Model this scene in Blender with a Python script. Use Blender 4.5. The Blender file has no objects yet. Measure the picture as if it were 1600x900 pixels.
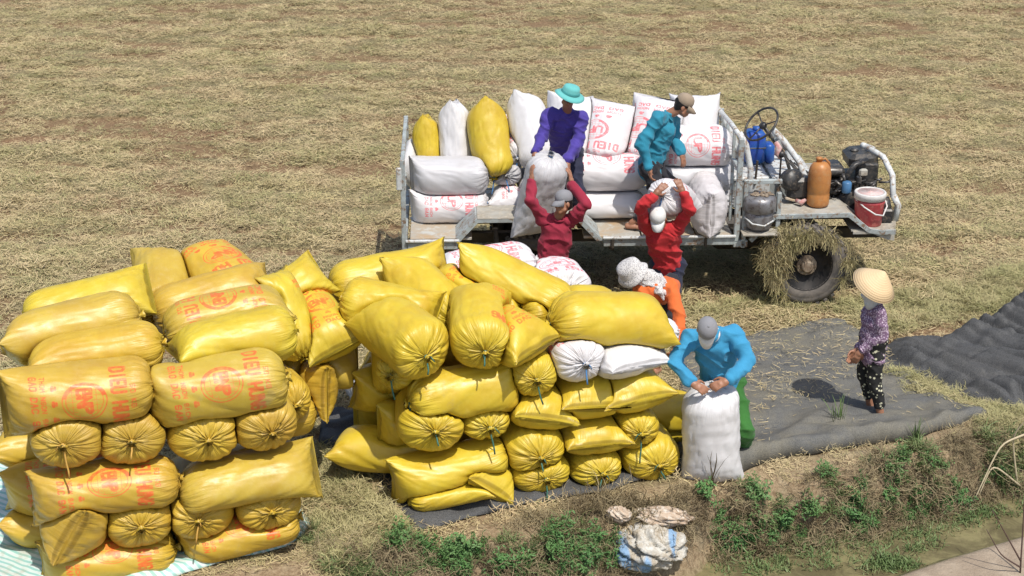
import bpy, math, random
import numpy as np
from mathutils import Vector, Matrix
R = math.radians
rnd = random.Random(7)
nr = np.random.default_rng(7)
S = bpy.context.scene
COL = S.collection
# ---------------------------------------------------------------- camera, sky, sun, exposure
H, PITCH, FPX = 7.0, R(22), 2500.0
cam = bpy.data.cameras.new('camera'); co = bpy.data.objects.new('camera', cam); COL.objects.link(co)
co.location = (0, 0, H); co.rotation_euler = (R(90) - PITCH, 0, 0)
cam.sensor_width = 36; cam.lens = 36 * FPX / 1600; cam.clip_end = 3000; cam.clip_start = .1
S.camera = co
SUN_EL, SUN_AZ = 62, -62          # azimuth of the sun in the XY plane, degrees from +X
W = bpy.data.worlds.new('World'); S.world = W; W.use_nodes = True
wn = W.node_tree.nodes; wl = W.node_tree.links
sky = wn.new('ShaderNodeTexSky'); sky.sky_type = 'NISHITA'; sky.sun_disc = False
sky.sun_elevation = R(SUN_EL); sky.sun_rotation = R(90 - SUN_AZ); sky.dust_density = 2.0; sky.air_density = 1.0
wl.new(sky.outputs[0], wn['Background'].inputs[0]); wn['Background'].inputs[1].default_value = .115
sl = bpy.data.lights.new('sun', 'SUN'); sl.energy = 3.6; sl.angle = R(.55); sl.color = (1, .955, .88)
so = bpy.data.objects.new('sun', sl); COL.objects.link(so)
sd = Vector((math.cos(R(SUN_EL)) * math.cos(R(SUN_AZ)), math.cos(R(SUN_EL)) * math.sin(R(SUN_AZ)), math.sin(R(SUN_EL))))
so.rotation_euler = sd.to_track_quat('Z', 'Y').to_euler()
S.view_settings.view_transform = 'Standard'; S.view_settings.look = 'None'
S.view_settings.exposure = 0.2; S.view_settings.gamma = 1.0
S.cycles.max_bounces = 5; S.cycles.diffuse_bounces = 3; S.cycles.glossy_bounces = 2; S.cycles.transparent_max_bounces = 4

# ---------------------------------------------------------------- geometry helpers
FW = np.array([0, math.cos(PITCH), -math.sin(PITCH)]); UP = np.array([0, math.sin(PITCH), math.cos(PITCH)]); RT = np.array([1., 0, 0])
C0 = np.array([0, 0, H])
def ray(px, py): return FW + RT * (px - 800) / FPX + UP * (450 - py) / FPX
def at(px, py, z=0.0):
    r = ray(px, py); return C0 + r * (z - H) / r[2]
def atY(px, py, Y):
    r = ray(px, py); return C0 + r * Y / r[1]
def on_plane(px, py, p0, n):
    r = ray(px, py); return C0 + r * (np.dot(p0 - C0, n) / np.dot(r, n))
def unit(v):
    v = np.asarray(v, float); return v / max(1e-9, np.linalg.norm(v))

def _hash(ix, iy, seed):
    h = (ix.astype(np.int64) * 374761393 + iy.astype(np.int64) * 668265263 + seed * 1442695041) & 0xffffffff
    h = ((h ^ (h >> 13)) * 1274126177) & 0xffffffff
    return ((h ^ (h >> 16)) & 0xffff) / 65535.0
def vnoise(x, y, seed=0):
    ix = np.floor(x); iy = np.floor(y); fx = x - ix; fy = y - iy
    fx = fx * fx * (3 - 2 * fx); fy = fy * fy * (3 - 2 * fy)
    ix = ix.astype(np.int64); iy = iy.astype(np.int64)
    a = _hash(ix, iy, seed); b = _hash(ix + 1, iy, seed); c = _hash(ix, iy + 1, seed); d = _hash(ix + 1, iy + 1, seed)
    return (a * (1 - fx) + b * fx) * (1 - fy) + (c * (1 - fx) + d * fx) * fy
def fbm(x, y, seed=0, oct=4):
    s = 0; a = .5; t = 0
    for k in range(oct):
        s = s + a * vnoise(x * 2 ** k, y * 2 ** k, seed + k * 17); t += a; a *= .5
    return s / t
def sstep(a, b, x):
    t = np.clip((x - a) / (b - a), 0, 1); return t * t * (3 - 2 * t)

def tagp(o, label=None, cat=None, group=None, kind=None):
    if label: o['label'] = label
    if cat: o['category'] = cat
    if group: o['group'] = group
    if kind: o['kind'] = kind
    return o
def empty(name, loc=(0, 0, 0), rz=0, **k):
    o = bpy.data.objects.new(name, None); COL.objects.link(o); o.location = loc; o.rotation_euler = (0, 0, rz)
    o.empty_display_size = .1
    return tagp(o, **k)
def mesh_obj(name, V, F, mat, parent=None, smooth=True, local=False, uv=None, attrs=None, **k):
    V = np.asarray(V, float)
    if parent is not None and not local: V = V - np.array(parent.location)
    me = bpy.data.meshes.new(name)
    if isinstance(F, np.ndarray) and F.ndim == 2:
        nf, kk = F.shape
        me.vertices.add(len(V)); me.vertices.foreach_set('co', V.ravel())
        me.loops.add(nf * kk); me.loops.foreach_set('vertex_index', F.ravel().astype(np.int32))
        me.polygons.add(nf); me.polygons.foreach_set('loop_start', np.arange(0, nf * kk, kk, dtype=np.int32))
        me.update(calc_edges=True)
    else:
        me.from_pydata([tuple(v) for v in V], [], [tuple(int(i) for i in f) for f in F])
    if uv is not None:
        l = me.uv_layers.new(name='UVMap'); l.data.foreach_set('uv', np.asarray(uv, float).ravel())
    for nm, arr in (attrs or {}).items():
        a = me.attributes.new(nm, 'FLOAT', 'POINT'); a.data.foreach_set('value', np.asarray(arr, np.float32))
    me.polygons.foreach_set('use_smooth', [bool(smooth)] * len(me.polygons))
    if mat: me.materials.append(mat)
    me.validate(); me.update()
    o = bpy.data.objects.new(name, me); COL.objects.link(o)
    if parent is not None: o.parent = parent
    return tagp(o, **k)

class MB:
    def __init__(s): s.V = []; s.F = []
    def add(s, V, F):
        n = len(s.V); s.V += [tuple(v) for v in V]; s.F += [tuple(i + n for i in f) for f in F]; return s
    def box(s, c, d, rz=0, rx=0, ry=0, bev=0.0):
        M = Matrix.Rotation(rz, 3, 'Z') @ Matrix.Rotation(ry, 3, 'Y') @ Matrix.Rotation(rx, 3, 'X')
        x, y, z = d[0] / 2, d[1] / 2, d[2] / 2; b = min(bev, x * .9, y * .9, z * .9)
        if b <= 0:
            P = [(i * x, j * y, k * z) for i in (-1, 1) for j in (-1, 1) for k in (-1, 1)]
            F = [(0, 1, 3, 2), (4, 6, 7, 5), (0, 4, 5, 1), (2, 3, 7, 6), (0, 2, 6, 4), (1, 5, 7, 3)]
        else:
            P = []; ring = []
            for k, zz, o in ((0, -z, b), (1, -z + b, 0), (2, z - b, 0), (3, z, b)):
                for (i, j, ii, jj) in ((-1, -1, 1, 0), (1, -1, -1, 0), (1, -1, 0, 1), (1, 1, 0, -1), (1, 1, -1, 0), (-1, 1, 1, 0), (-1, 1, 0, -1), (-1, -1, 0, 1)):
                    X = x - o; Y = y - o
                    P.append((i * X + ii * b * (1 if not o else .5), j * Y + jj * b * (1 if not o else .5), zz))
            F = [tuple(range(7, -1, -1)), tuple(range(24, 32))]
            for k in range(3):
                for i in range(8):
                    j = (i + 1) % 8; F.append((k * 8 + i, k * 8 + j, k * 8 + 8 + j, k * 8 + 8 + i))
        P = [tuple(M @ Vector(p) + Vector(c)) for p in P]
        return s.add(P, F)
    def tube(s, pts, r, n=8, caps=True, taper=None):
        pts = [np.asarray(p, float) for p in pts]; V = []; F = []; m = len(pts)
        prev = None
        for i, p in enumerate(pts):
            t = unit(pts[min(i + 1, m - 1)] - pts[max(i - 1, 0)])
            if prev is None:
                u = np.cross(t, [0, 0, 1.]);
                if np.linalg.norm(u) < .1: u = np.cross(t, [0, 1., 0])
            else: u = prev - t * np.dot(prev, t)
            u = unit(u); prev = u; w = np.cross(t, u)
            rr = r if taper is None else r * taper[i]
            for k in range(n):
                a = 2 * math.pi * k / n; V.append(p + rr * (u * math.cos(a) + w * math.sin(a)))
        for i in range(m - 1):
            for k in range(n):
                j = (k + 1) % n; F.append((i * n + k, i * n + j, (i + 1) * n + j, (i + 1) * n + k))
        if caps: F += [tuple(range(n - 1, -1, -1)), tuple(range((m - 1) * n, m * n))]
        return s.add(V, F)
    def lathe(s, prof, c=(0, 0, 0), axis='Z', n=24, M=None, caps=True):
        V = []; F = []; m = len(prof)
        for (r, z) in prof:
            for k in range(n):
                a = 2 * math.pi * k / n; p = (r * math.cos(a), r * math.sin(a), z)
                if axis == 'Y': p = (p[0], p[2], p[1])
                if axis == 'X': p = (p[2], p[0], p[1])
                if M is not None: p = tuple(M @ Vector(p))
                V.append((p[0] + c[0], p[1] + c[1], p[2] + c[2]))
        for i in range(m - 1):
            for k in range(n):
                j = (k + 1) % n; F.append((i * n + k, i * n + j, (i + 1) * n + j, (i + 1) * n + k))
        if caps: F += [tuple(range(n - 1, -1, -1)), tuple(range((m - 1) * n, m * n))]
        return s.add(V, F)
    def prism(s, poly, w0, w1):           # poly in (x, z), extruded along y
        n = len(poly); V = [(x, w0, z) for x, z in poly] + [(x, w1, z) for x, z in poly]
        F = [tuple(range(n)), tuple(range(2 * n - 1, n - 1, -1))] + [((i + 1) % n, i, n + i, n + (i + 1) % n) for i in range(n)]
        return s.add(V, F)
    def build(s, name, mat, parent=None, smooth=False, local=True, **k):
        return mesh_obj(name, s.V, s.F, mat, parent, smooth, local, **k)

# ---------------------------------------------------------------- materials
MAT = {}
def nodemat(name):
    m = bpy.data.materials.new(name); m.use_nodes = True; nt = m.node_tree
    return m, nt.nodes, nt.links, nt.nodes['Principled BSDF']
def nn(N, t, **k):
    n = N.new(t)
    for a, b in k.items(): setattr(n, a, b)
    return n
def mixc(N, L, fac, a, b, mode='MIX'):
    m = nn(N, 'ShaderNodeMix', data_type='RGBA', blend_type=mode)
    for sock, v in ((0, fac), (6, a), (7, b)):
        if isinstance(v, (int, float)): m.inputs[sock].default_value = v
        elif isinstance(v, tuple): m.inputs[sock].default_value = (*v[:3], 1)
        else: L.new(v, m.inputs[sock])
    return m.outputs[2]
def ramp(N, L, src, stops):
    r = N.new('ShaderNodeValToRGB'); e = r.color_ramp.elements
    while len(e) < len(stops): e.new(.5)
    for i, (p, c) in enumerate(stops):
        e[i].position = p; e[i].color = (*c, 1) if isinstance(c, tuple) else (c, c, c, 1)
    L.new(src, r.inputs[0]); return r.outputs[0]
def noise(N, L, vec, scale, detail=4, rough=.55, dist=0):
    n = nn(N, 'ShaderNodeTexNoise'); n.inputs['Scale'].default_value = scale; n.inputs['Detail'].default_value = detail
    n.inputs['Roughness'].default_value = rough; n.inputs['Distortion'].default_value = dist
    if vec is not None: L.new(vec, n.inputs['Vector'])
    return n.outputs[0]
def math_(N, L, op, a, b=None, clamp=False):
    m = nn(N, 'ShaderNodeMath', operation=op, use_clamp=clamp)
    for i, v in enumerate((a, b)):
        if v is None: continue
        if isinstance(v, (int, float)): m.inputs[i].default_value = v
        else: L.new(v, m.inputs[i])
    return m.outputs[0]
def bump(N, L, h, strength, dist, prev=None):
    b = nn(N, 'ShaderNodeBump'); b.inputs['Strength'].default_value = strength; b.inputs['Distance'].default_value = dist
    L.new(h, b.inputs['Height'])
    if prev is not None: L.new(prev, b.inputs['Normal'])
    return b.outputs[0]
def worn(name, c1, c2, rough=.6, scale=6, metal=0.0, c3=None, spec=.4, bmp=.2, tmix=(.4, .6)):
    """painted, worn or dirty surface: two or three colours broken up by noise"""
    m, N, L, P = nodemat(name); tc = nn(N, 'ShaderNodeTexCoord').outputs['Object']
    n1 = noise(N, L, tc, scale, 6, .65, .4); c = mixc(N, L, ramp(N, L, n1, [(tmix[0], 0.), (tmix[1], 1.)]), c1, c2)
    if c3:
        n2 = noise(N, L, tc, scale * 3.1, 5, .7); c = mixc(N, L, ramp(N, L, n2, [(.52, 0.), (.62, 1.)]), c, c3)
    L.new(c, P.inputs['Base Color']); P.inputs['Roughness'].default_value = rough; P.inputs['Metallic'].default_value = metal
    P.inputs['Specular IOR Level'].default_value = spec
    L.new(bump(N, L, n1, bmp, .01), P.inputs['Normal']); return m
def cloth(name, c, c2=None, rough=.85, var=.25, sheen=.1):
    c2 = c2 or tuple(x * (1 - var) for x in c)
    m, N, L, P = nodemat(name); tc = nn(N, 'ShaderNodeTexCoord').outputs['Object']
    n1 = noise(N, L, tc, 7, 4, .6); L.new(mixc(N, L, n1, c, c2), P.inputs['Base Color'])
    P.inputs['Roughness'].default_value = rough; P.inputs['Sheen Weight'].default_value = sheen
    n2 = noise(N, L, tc, 38, 3, .6, 1.2)
    L.new(bump(N, L, n2, .35, .01), P.inputs['Normal']); return m

# ---- raster of the red print on the sacks (flat lettering, drawn as strokes)
GL = {'B': '0006 0636 3534 3343 4130 3000 0333 ', 'N': '0006 0640 4046', 'P': '0006 0636 3645 4534 3403', 'U': '0601 0110 1030 3041 4146',
      'H': '0006 4046 0343', 'G': '4536 3616 1605 0501 0110 1030 3041 4143 4323', 'D': '0006 0626 2645 4541 4120 2000', 'I': '2026',
      'E': '0006 0646 0333 0040', 'O': '1030 3041 4145 4536 3616 1605 0501 0110', 'T': '0646 2026', 'R': '0006 0636 3645 4534 3403 2340',
      'A': '0026 2640 1333', 'L': '0006 0040', 'S': '0110 1030 3041 4143 4303 0305 0516 1636 3645', 'M': '0006 0623 2346 4640', 'C': '4536 3616 1605 0501 0110 1030 3041', 'K': '0006 0346 0340', 'Y': '0623 4623 2320', '5': '4606 0603 0333 3342 4231 3100', '0': '1030 3041 4145 4536 3616 1605 0501 0110'}
def print_image(name, big):
    Wd, Hd = 640, 512                       # x: along the sack, y: around it
    A = np.zeros((Hd, Wd)); yy, xx = np.mgrid[0:Hd, 0:Wd].astype(float)
    def seg(x0, y0, x1, y1, w):
        a, b = int(max(0, min(x0, x1) - w - 2)), int(min(Wd, max(x0, x1) + w + 3)); c, d = int(max(0, min(y0, y1) - w - 2)), int(min(Hd, max(y0, y1) + w + 3))
        if b <= a or d <= c: return
        X = xx[c:d, a:b]; Y = yy[c:d, a:b]; dx, dy = x1 - x0, y1 - y0; l = dx * dx + dy * dy + 1e-9
        t = np.clip(((X - x0) * dx + (Y - y0) * dy) / l, 0, 1); D = np.hypot(X - x0 - t * dx, Y - y0 - t * dy)
        A[c:d, a:b] = np.maximum(A[c:d, a:b], np.clip(w + .5 - D, 0, 1))
    def text(s, cx, cy, hgt, w, adv=None, wid=None):     # text runs down the y axis, its top points to +x
        wid = wid or hgt * .62; adv = adv or wid * 1.28; n = len(s)
        for i, ch in enumerate(s):
            y0 = cy + (n / 2 - i) * adv - (adv - wid) / 2
            for q in GL.get(ch, '').split():
                gx0, gy0, gx1, gy1 = [int(k) for k in q]
                seg(cx - hgt / 2 + gy0 / 6 * hgt, y0 - gx0 / 4 * wid, cx - hgt / 2 + gy1 / 6 * hgt, y0 - gx1 / 4 * wid, w)
    cy = 256
    def ring(cx, r, w, a0=0, a1=360, n=60):
        for i in range(n):
            a, b = R(a0 + (a1 - a0) * i / n), R(a0 + (a1 - a0) * (i + 1) / n); seg(cx + r * math.cos(a), cy + r * math.sin(a), cx + r * math.cos(b), cy + r * math.sin(b), w)
    cx = 345
    ring(cx, 112, 3.2); ring(cx, 94, 2); ring(cx, 103, 9.5, 18, 162)
    for k in (-60, -30, 30, 60):
        h = math.sqrt(92 ** 2 - k * k); seg(cx - h, cy + k, cx + h, cy + k, 1.2); seg(cx + k, cy - h, cx + k, cy + h, 1.2)
    seg(cx - 92, cy, cx + 92, cy, 1.2)
    A[int(cy - 70):int(cy + 70), cx - 36:cx + 36] = 0
    text(big, cx, cy, 66, 9.5, adv=150 / len(big), wid=112 / len(big))
    text('DIEU HUNG', 520, cy, 70, 8.5, adv=46, wid=32)
    text('GAO DAC SAN', 96, cy, 32, 4.6, adv=34, wid=22); text('THOM NGON SACH', 142, cy, 22, 3.2, adv=26, wid=17)
    for k in (-96, 0, 96):
        seg(190, cy + k - 12, 190, cy + k + 12, 9); seg(205, cy + k - 8, 205, cy + k + 8, 6)
    text('50 KG', 590, cy, 24, 3, adv=30, wid=20)
    im = bpy.data.images.new(name, Wd, Hd, alpha=False)
    im.colorspace_settings.name = 'Non-Color'
    px = np.ones((Hd, Wd, 4), np.float32); px[..., :3] = A[..., None]
    im.pixels.foreach_set(px.ravel()); im.update(); im.pack(); return im
IMG_Y = print_image('print_mask_yellow', 'BNP'); IMG_W = print_image('print_mask_white', 'UP')

def sack_mat(name, img, base, dark, ink, sub, rough):
    m, N, L, P = nodemat(name)
    uv = nn(N, 'ShaderNodeTexCoord').outputs['UV']; ob = nn(N, 'ShaderNodeTexCoord').outputs['Object']; oi = nn(N, 'ShaderNodeObjectInfo')
    off = nn(N, 'ShaderNodeVectorMath', operation='ADD'); L.new(ob, off.inputs[0])
    rv = nn(N, 'ShaderNodeVectorMath', operation='SCALE'); cmb = nn(N, 'ShaderNodeCombineXYZ'); L.new(oi.outputs['Random'], cmb.inputs[0]); L.new(oi.outputs['Random'], cmb.inputs[1])
    L.new(cmb.outputs[0], rv.inputs[0]); rv.inputs['Scale'].default_value = 37; L.new(rv.outputs[0], off.inputs[1]); pos = off.outputs[0]
    n1 = noise(N, L, pos, 3.2, 4, .6, .5); n2 = noise(N, L, pos, 14, 5, .65)
    c = mixc(N, L, ramp(N, L, n1, [(.38, 0.), (.72, 1.)]), base, dark)
    c = mixc(N, L, ramp(N, L, n2, [(.5, 0.), (.85, .3)]), c, sub)
    sp = nn(N, 'ShaderNodeSeparateXYZ'); L.new(uv, sp.inputs[0])
    # sewn hem: a stitched line near the flat end
    hm = ramp(N, L, sp.outputs[1], [(0, .0), (.0030, .0), (.0040, .75), (.0075, .75), (.009, 0.)]); c = mixc(N, L, hm, c, tuple(x * .45 for x in dark))
    # faint vertical and horizontal weave
    wv = math_(N, L, 'SINE', math_(N, L, 'MULTIPLY', sp.outputs[0], 900.)); wh = math_(N, L, 'SINE', math_(N, L, 'MULTIPLY', sp.outputs[1], 620.))
    c = mixc(N, L, math_(N, L, 'MULTIPLY', math_(N, L, 'ADD', wv, wh), .045), c, sub)
    if img:
        t = nn(N, 'ShaderNodeTexImage', image=img, extension='CLIP', interpolation='Linear')
        mp = nn(N, 'ShaderNodeMapping'); mp.vector_type = 'POINT'
        # image x runs along the sack (v), image y around it (u)
        cb = nn(N, 'ShaderNodeCombineXYZ'); L.new(sp.outputs[1], cb.inputs[0]); L.new(sp.outputs[0], cb.inputs[1]); L.new(cb.outputs[0], mp.inputs[0])
        mp.inputs['Scale'].default_value = (1.22, 2.35, 1); mp.inputs['Location'].default_value = (-.1, -.675, 0)
        L.new(mp.outputs[0], t.inputs[0])
        wear = ramp(N, L, noise(N, L, pos, 30, 5, .75), [(.34, .45), (.54, 1.)])
        c = mixc(N, L, math_(N, L, 'MULTIPLY', t.outputs[0], wear), c, ink)
    c = mixc(N, L, 1.0, c, oi.outputs['Color'], 'MULTIPLY')
    # dust smears
    n3 = noise(N, L, pos, 1.9, 5, .7, .8)
    c = mixc(N, L, ramp(N, L, n3, [(.6, 0.), (.74, .33)]), c, (.33, .28, .2))
    L.new(c, P.inputs['Base Color'])
    L.new(ramp(N, L, n2, [(.3, rough), (.8, rough + .18)]), P.inputs['Roughness']); P.inputs['Specular IOR Level'].default_value = .55
    # fine pleats that run into the tied end, crumples elsewhere
    cb2 = nn(N, 'ShaderNodeCombineXYZ'); L.new(math_(N, L, 'MULTIPLY', sp.outputs[0], 46.), cb2.inputs[0]); L.new(math_(N, L, 'MULTIPLY', sp.outputs[1], 3.), cb2.inputs[1]); L.new(oi.outputs['Random'], cb2.inputs[2])
    pl = noise(N, L, cb2.outputs[0], 1.0, 3, .6)
    mr = nn(N, 'ShaderNodeMapRange'); L.new(sp.outputs[1], mr.inputs[0]); mr.inputs[1].default_value = .72; mr.inputs[2].default_value = .93
    mr2 = nn(N, 'ShaderNodeMapRange'); L.new(sp.outputs[1], mr2.inputs[0]); mr2.inputs[1].default_value = .18; mr2.inputs[2].default_value = .02; mr2.inputs[4].default_value = .35
    h = math_(N, L, 'MULTIPLY', pl, math_(N, L, 'MAXIMUM', mr.outputs[0], mr2.outputs[0]))
    b1 = bump(N, L, h, .9, .022)
    cr = nn(N, 'ShaderNodeTexNoise'); cr.noise_type = 'RIDGED_MULTIFRACTAL'; L.new(pos, cr.inputs['Vector']); cr.inputs['Scale'].default_value = 7; cr.inputs['Detail'].default_value = 4
    b2 = bump(N, L, cr.outputs[0], .07, .01, b1)
    b3 = bump(N, L, noise(N, L, pos, 60, 3, .6), .18, .004, b2)
    L.new(b3, P.inputs['Normal'])
    return m
Yb, Yd, Ys = (.575, .44, .040), (.49, .335, .028), (.66, .58, .20)
MAT['yellow'] = sack_mat('yellow_woven_plastic', None, Yb, Yd, None, Ys, .36)
MAT['yellow_print'] = sack_mat('yellow_woven_plastic_printed', IMG_Y, Yb, Yd, (.74, .17, .03), Ys, .36)
MAT['white'] = sack_mat('white_woven_plastic', None, (.68, .67, .67), (.60, .58, .57), None, (.72, .72, .74), .40)
MAT['white_print'] = sack_mat('white_woven_plastic_printed', IMG_W, (.70, .68, .68), (.62, .58, .57), (.74, .17, .19), (.8, .78, .8), .44)
def flat(name, c, rough=.6, metal=0, var=.15, scale=12): return worn(name, c, tuple(x * (1 - var) for x in c), rough, scale, metal)
MAT['string_green'] = flat('green_plastic_string', (.05, .16, .12), .5); MAT['string_orange'] = flat('orange_string', (.62, .36, .08), .6)
MAT['string_blue'] = flat('blue_plastic_string', (.08, .22, .45), .5)
# ---------------------------------------------------------------- ground, ditch, path, nets, vegetation
EDGE = np.array([at(px, py)[:2] for px, py in ((-900, 1010), (0, 960), (300, 930), (520, 893), (640, 868), (800, 838), (900, 822), (1000, 800), (1085, 790), (1112, 770), (1300, 742), (1420, 715), (1500, 698), (1600, 672), (1900, 600), (2600, 470))])
def edge_y(x): return np.interp(x, EDGE[:, 0], EDGE[:, 1])
PATH = np.array([at(px, py, -.32)[:2] for px, py in ((1150, 960), (1340, 915), (1480, 868), (1600, 832), (1800, 770), (2600, 560))])
def path_y(x): return np.interp(x, PATH[:, 0], PATH[:, 1])
STREAKS = [([(-60, 226), (200, 212), (390, 200)], .30, 1.), ([(50, 266), (200, 256), (350, 243)], .20, .9), ([(1060, 246), (1160, 240), (1270, 232)], .14, 1.), ([(20, 43), (120, 38), (220, 37)], .5, .9), ([(1240, 208), (1330, 190), (1400, 178)], .3, .8),
           ([(420, 20), (560, 22), (700, 15)], .5, .7), ([(520, 282), (640, 262)], .25, .8), ([(700, 80), (820, 66)], .4, .7), ([(1230, 66), (1330, 60)], .4, .7), ([(480, 85), (640, 78), (760, 70)], .3, .6)]
def soil_mask(x, y):
    s = fbm(x * .55 + y * .12, y * 1.9 - x * .14, 11, 4); s2 = fbm(x * 1.3, y * 2.2, 23, 3)
    rows = np.clip(sstep(.56, .64, s) * sstep(.38, .52, s2) + sstep(.60, .68, fbm(x * .3 + 7, y * 2.6 - x * .2, 19, 4)) * .9, 0, 1)
    rows = rows * .8
    for pts, w, st in STREAKS:
        P = np.array([at(*p)[:2] for p in pts]); yy = np.interp(x, P[:, 0], P[:, 1]); on_ = sstep(P[0, 0] - .8, P[0, 0] + .5, x) * sstep(P[-1, 0] + .8, P[-1, 0] - .5, x)
        rows = np.maximum(rows, st * on_ * np.exp(-((y - yy + .5 * (fbm(x * .8, y * .4, 33, 2) - .5)) / w) ** 2) * sstep(.35, .55, fbm(x * 1.6, y * 2.5, 35, 3)))
    return rows
def terr(x, y, micro=True):
    ey = edge_y(x); d = ey - y                     # >0: beyond the edge, in the ditch
    wr = np.interp(x, [0.6, 1.9], [.75, .22])      # the bank is steep on the right, gentle on the left
    d = d + .10 * (fbm(x * 2.2, y * 2.2, 5, 3) - .5) * 2
    z = -.52 * sstep(0, 1, d / wr)
    z = z + .06 * np.exp(-((d + .28) / .25) ** 2) * sstep(.2, 1.6, x)     # raised rim
    py_ = path_y(x); z = z + .24 * sstep(-.28, .18, py_ - y) * sstep(.4, 1.2, x)
    if micro:
        far = sstep(60, 18, y)
        z = z + far * (.05 * (fbm(x * 1.1, y * 1.6, 2, 3) - .5) + .035 * (fbm(x * 5, y * 5, 4, 3) - .5)) * (1 - .85 * sstep(.8, 1.3, d / wr))
        z = z - .05 * far * soil_mask(x, y)
    return z
def build_ground():
    xs = np.concatenate([-np.geomspace(700, 15, 22), np.arange(-14.5, 14.5, .065), np.geomspace(15, 700, 22)])
    ys = np.concatenate([[-40, -10, 0, 5], np.arange(8, 15.5, .05), np.arange(15.5, 40, .085), np.geomspace(41, 900, 22)])
    X, Y = np.meshgrid(xs, ys); Z = terr(X, Y); n, m = X.shape; idx = np.arange(n * m).reshape(n, m)
    F = np.stack([idx[:-1, :-1], idx[:-1, 1:], idx[1:, 1:], idx[1:, :-1]], -1).reshape(-1, 4)
    d = edge_y(X) - Y; wr = np.interp(X, [0.6, 1.9], [.75, .22])
    near = sstep(-.75, -.1, d + .3 * (fbm(X * 1.5, Y * 1.5, 9, 3) - .5)) * (1 - sstep(.85, 1.15, d / wr))
    dit = sstep(.8, 1.25, d / wr) ; path = sstep(-.05, .12, path_y(X) - Y + .12 * (fbm(X * 3, Y * 3, 6, 3) - .5)) * sstep(.4, 1.2, X)
    m_, N, L, P = nodemat('field_ground')
    pos = nn(N, 'ShaderNodeNewGeometry').outputs['Position']
    def attr(nm): a = nn(N, 'ShaderNodeAttribute', attribute_name=nm); return a.outputs['Fac']
    mp = nn(N, 'ShaderNodeMapping'); L.new(pos, mp.inputs[0]); mp.inputs['Scale'].default_value = (.6, 1.5, 1); mp.inputs['Rotation'].default_value = (0, 0, -.08)
    n1 = noise(N, L, mp.outputs[0], 1.1, 5, .6, .3); n2 = noise(N, L, pos, 24, 5, .7); n3 = noise(N, L, pos, 5, 4, .6)
    straw = mixc(N, L, ramp(N, L, n1, [(.4, 0.), (.6, 1.)]), (.40, .325, .18), (.35, .30, .15))
    straw = mixc(N, L, ramp(N, L, n2, [(.35, 0.), (.7, 1.)]), (.10, .085, .045), straw)
    soil = mixc(N, L, ramp(N, L, n2, [(.35, 0.), (.65, 1.)]), (.15, .08, .042), (.28, .165, .095))
    c = mixc(N, L, math_(N, L, 'MULTIPLY', attr('soil'), .85), straw, soil)
    bank = mixc(N, L, ramp(N, L, n2, [(.35, 0.), (.62, 1.)]), (.19, .13, .075), (.37, .28, .175)); bank = mixc(N, L, ramp(N, L, n3, [(.5, 0.), (.7, .6)]), bank, (.36, .30, .19))
    c = mixc(N, L, attr('bank'), c, bank)
    mud = mixc(N, L, ramp(N, L, n3, [(.38, 0.), (.62, 1.)]), (.135, .125, .058), (.23, .20, .10)); mud = mixc(N, L, ramp(N, L, n2, [(.5, 0.), (.75, .5)]), mud, (.12, .12, .05))
    c = mixc(N, L, attr('ditch'), c, mud)
    pth = mixc(N, L, ramp(N, L, n3, [(.4, 0.), (.65, 1.)]), (.33, .26, .19), (.43, .35, .26)); pth = mixc(N, L, ramp(N, L, n2, [(.55, 0.), (.7, .4)]), pth, (.22, .17, .11))
    c = mixc(N, L, attr('path'), c, pth)
    L.new(c, P.inputs['Base Color']); P.inputs['Roughness'].default_value = .9; P.inputs['Specular IOR Level'].default_value = .2
    b = bump(N, L, n2, .6, .03); L.new(bump(N, L, noise(N, L, pos, 90, 3, .6), .5, .008, b), P.inputs['Normal'])
    mesh_obj('ground', np.stack([X.ravel(), Y.ravel(), Z.ravel()], -1), F, m_, kind='structure',
             attrs={'soil': soil_mask(X, Y).ravel(), 'bank': near.ravel(), 'ditch': dit.ravel(), 'path': path.ravel()})
    # shallow murky water in the ditch
    w, N, L, P = nodemat('ditch_water'); pos = nn(N, 'ShaderNodeNewGeometry').outputs['Position']
    a = noise(N, L, pos, 3.2, 6, .7, .6); c = mixc(N, L, ramp(N, L, a, [(.42, 0.), (.6, 1.)]), (.12, .10, .05), (.235, .205, .10))
    c = mixc(N, L, ramp(N, L, noise(N, L, pos, 34, 5, .75), [(.5, 0.), (.72, .6)]), c, (.13, .13, .05))
    L.new(c, P.inputs['Base Color']); P.inputs['Roughness'].default_value = .5; P.inputs['Specular IOR Level'].default_value = .3
    L.new(bump(N, L, a, .25, .02), P.inputs['Normal'])
    xs = np.linspace(.6, 9, 120); V = []; F = []
    for i, x in enumerate(xs):
        y0 = float(path_y(x)) - .25; y1 = float(edge_y(x)) + .02
        for j in range(9): V.append((x, y0 + (y1 - y0) * j / 8, -.505))
    for i in range(119):
        for j in range(8): F.append((i * 9 + j, i * 9 + 9 + j, i * 9 + 10 + j, i * 9 + j + 1))
    mesh_obj('ditch_water', V, F, w, kind='structure')
build_ground()

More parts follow.
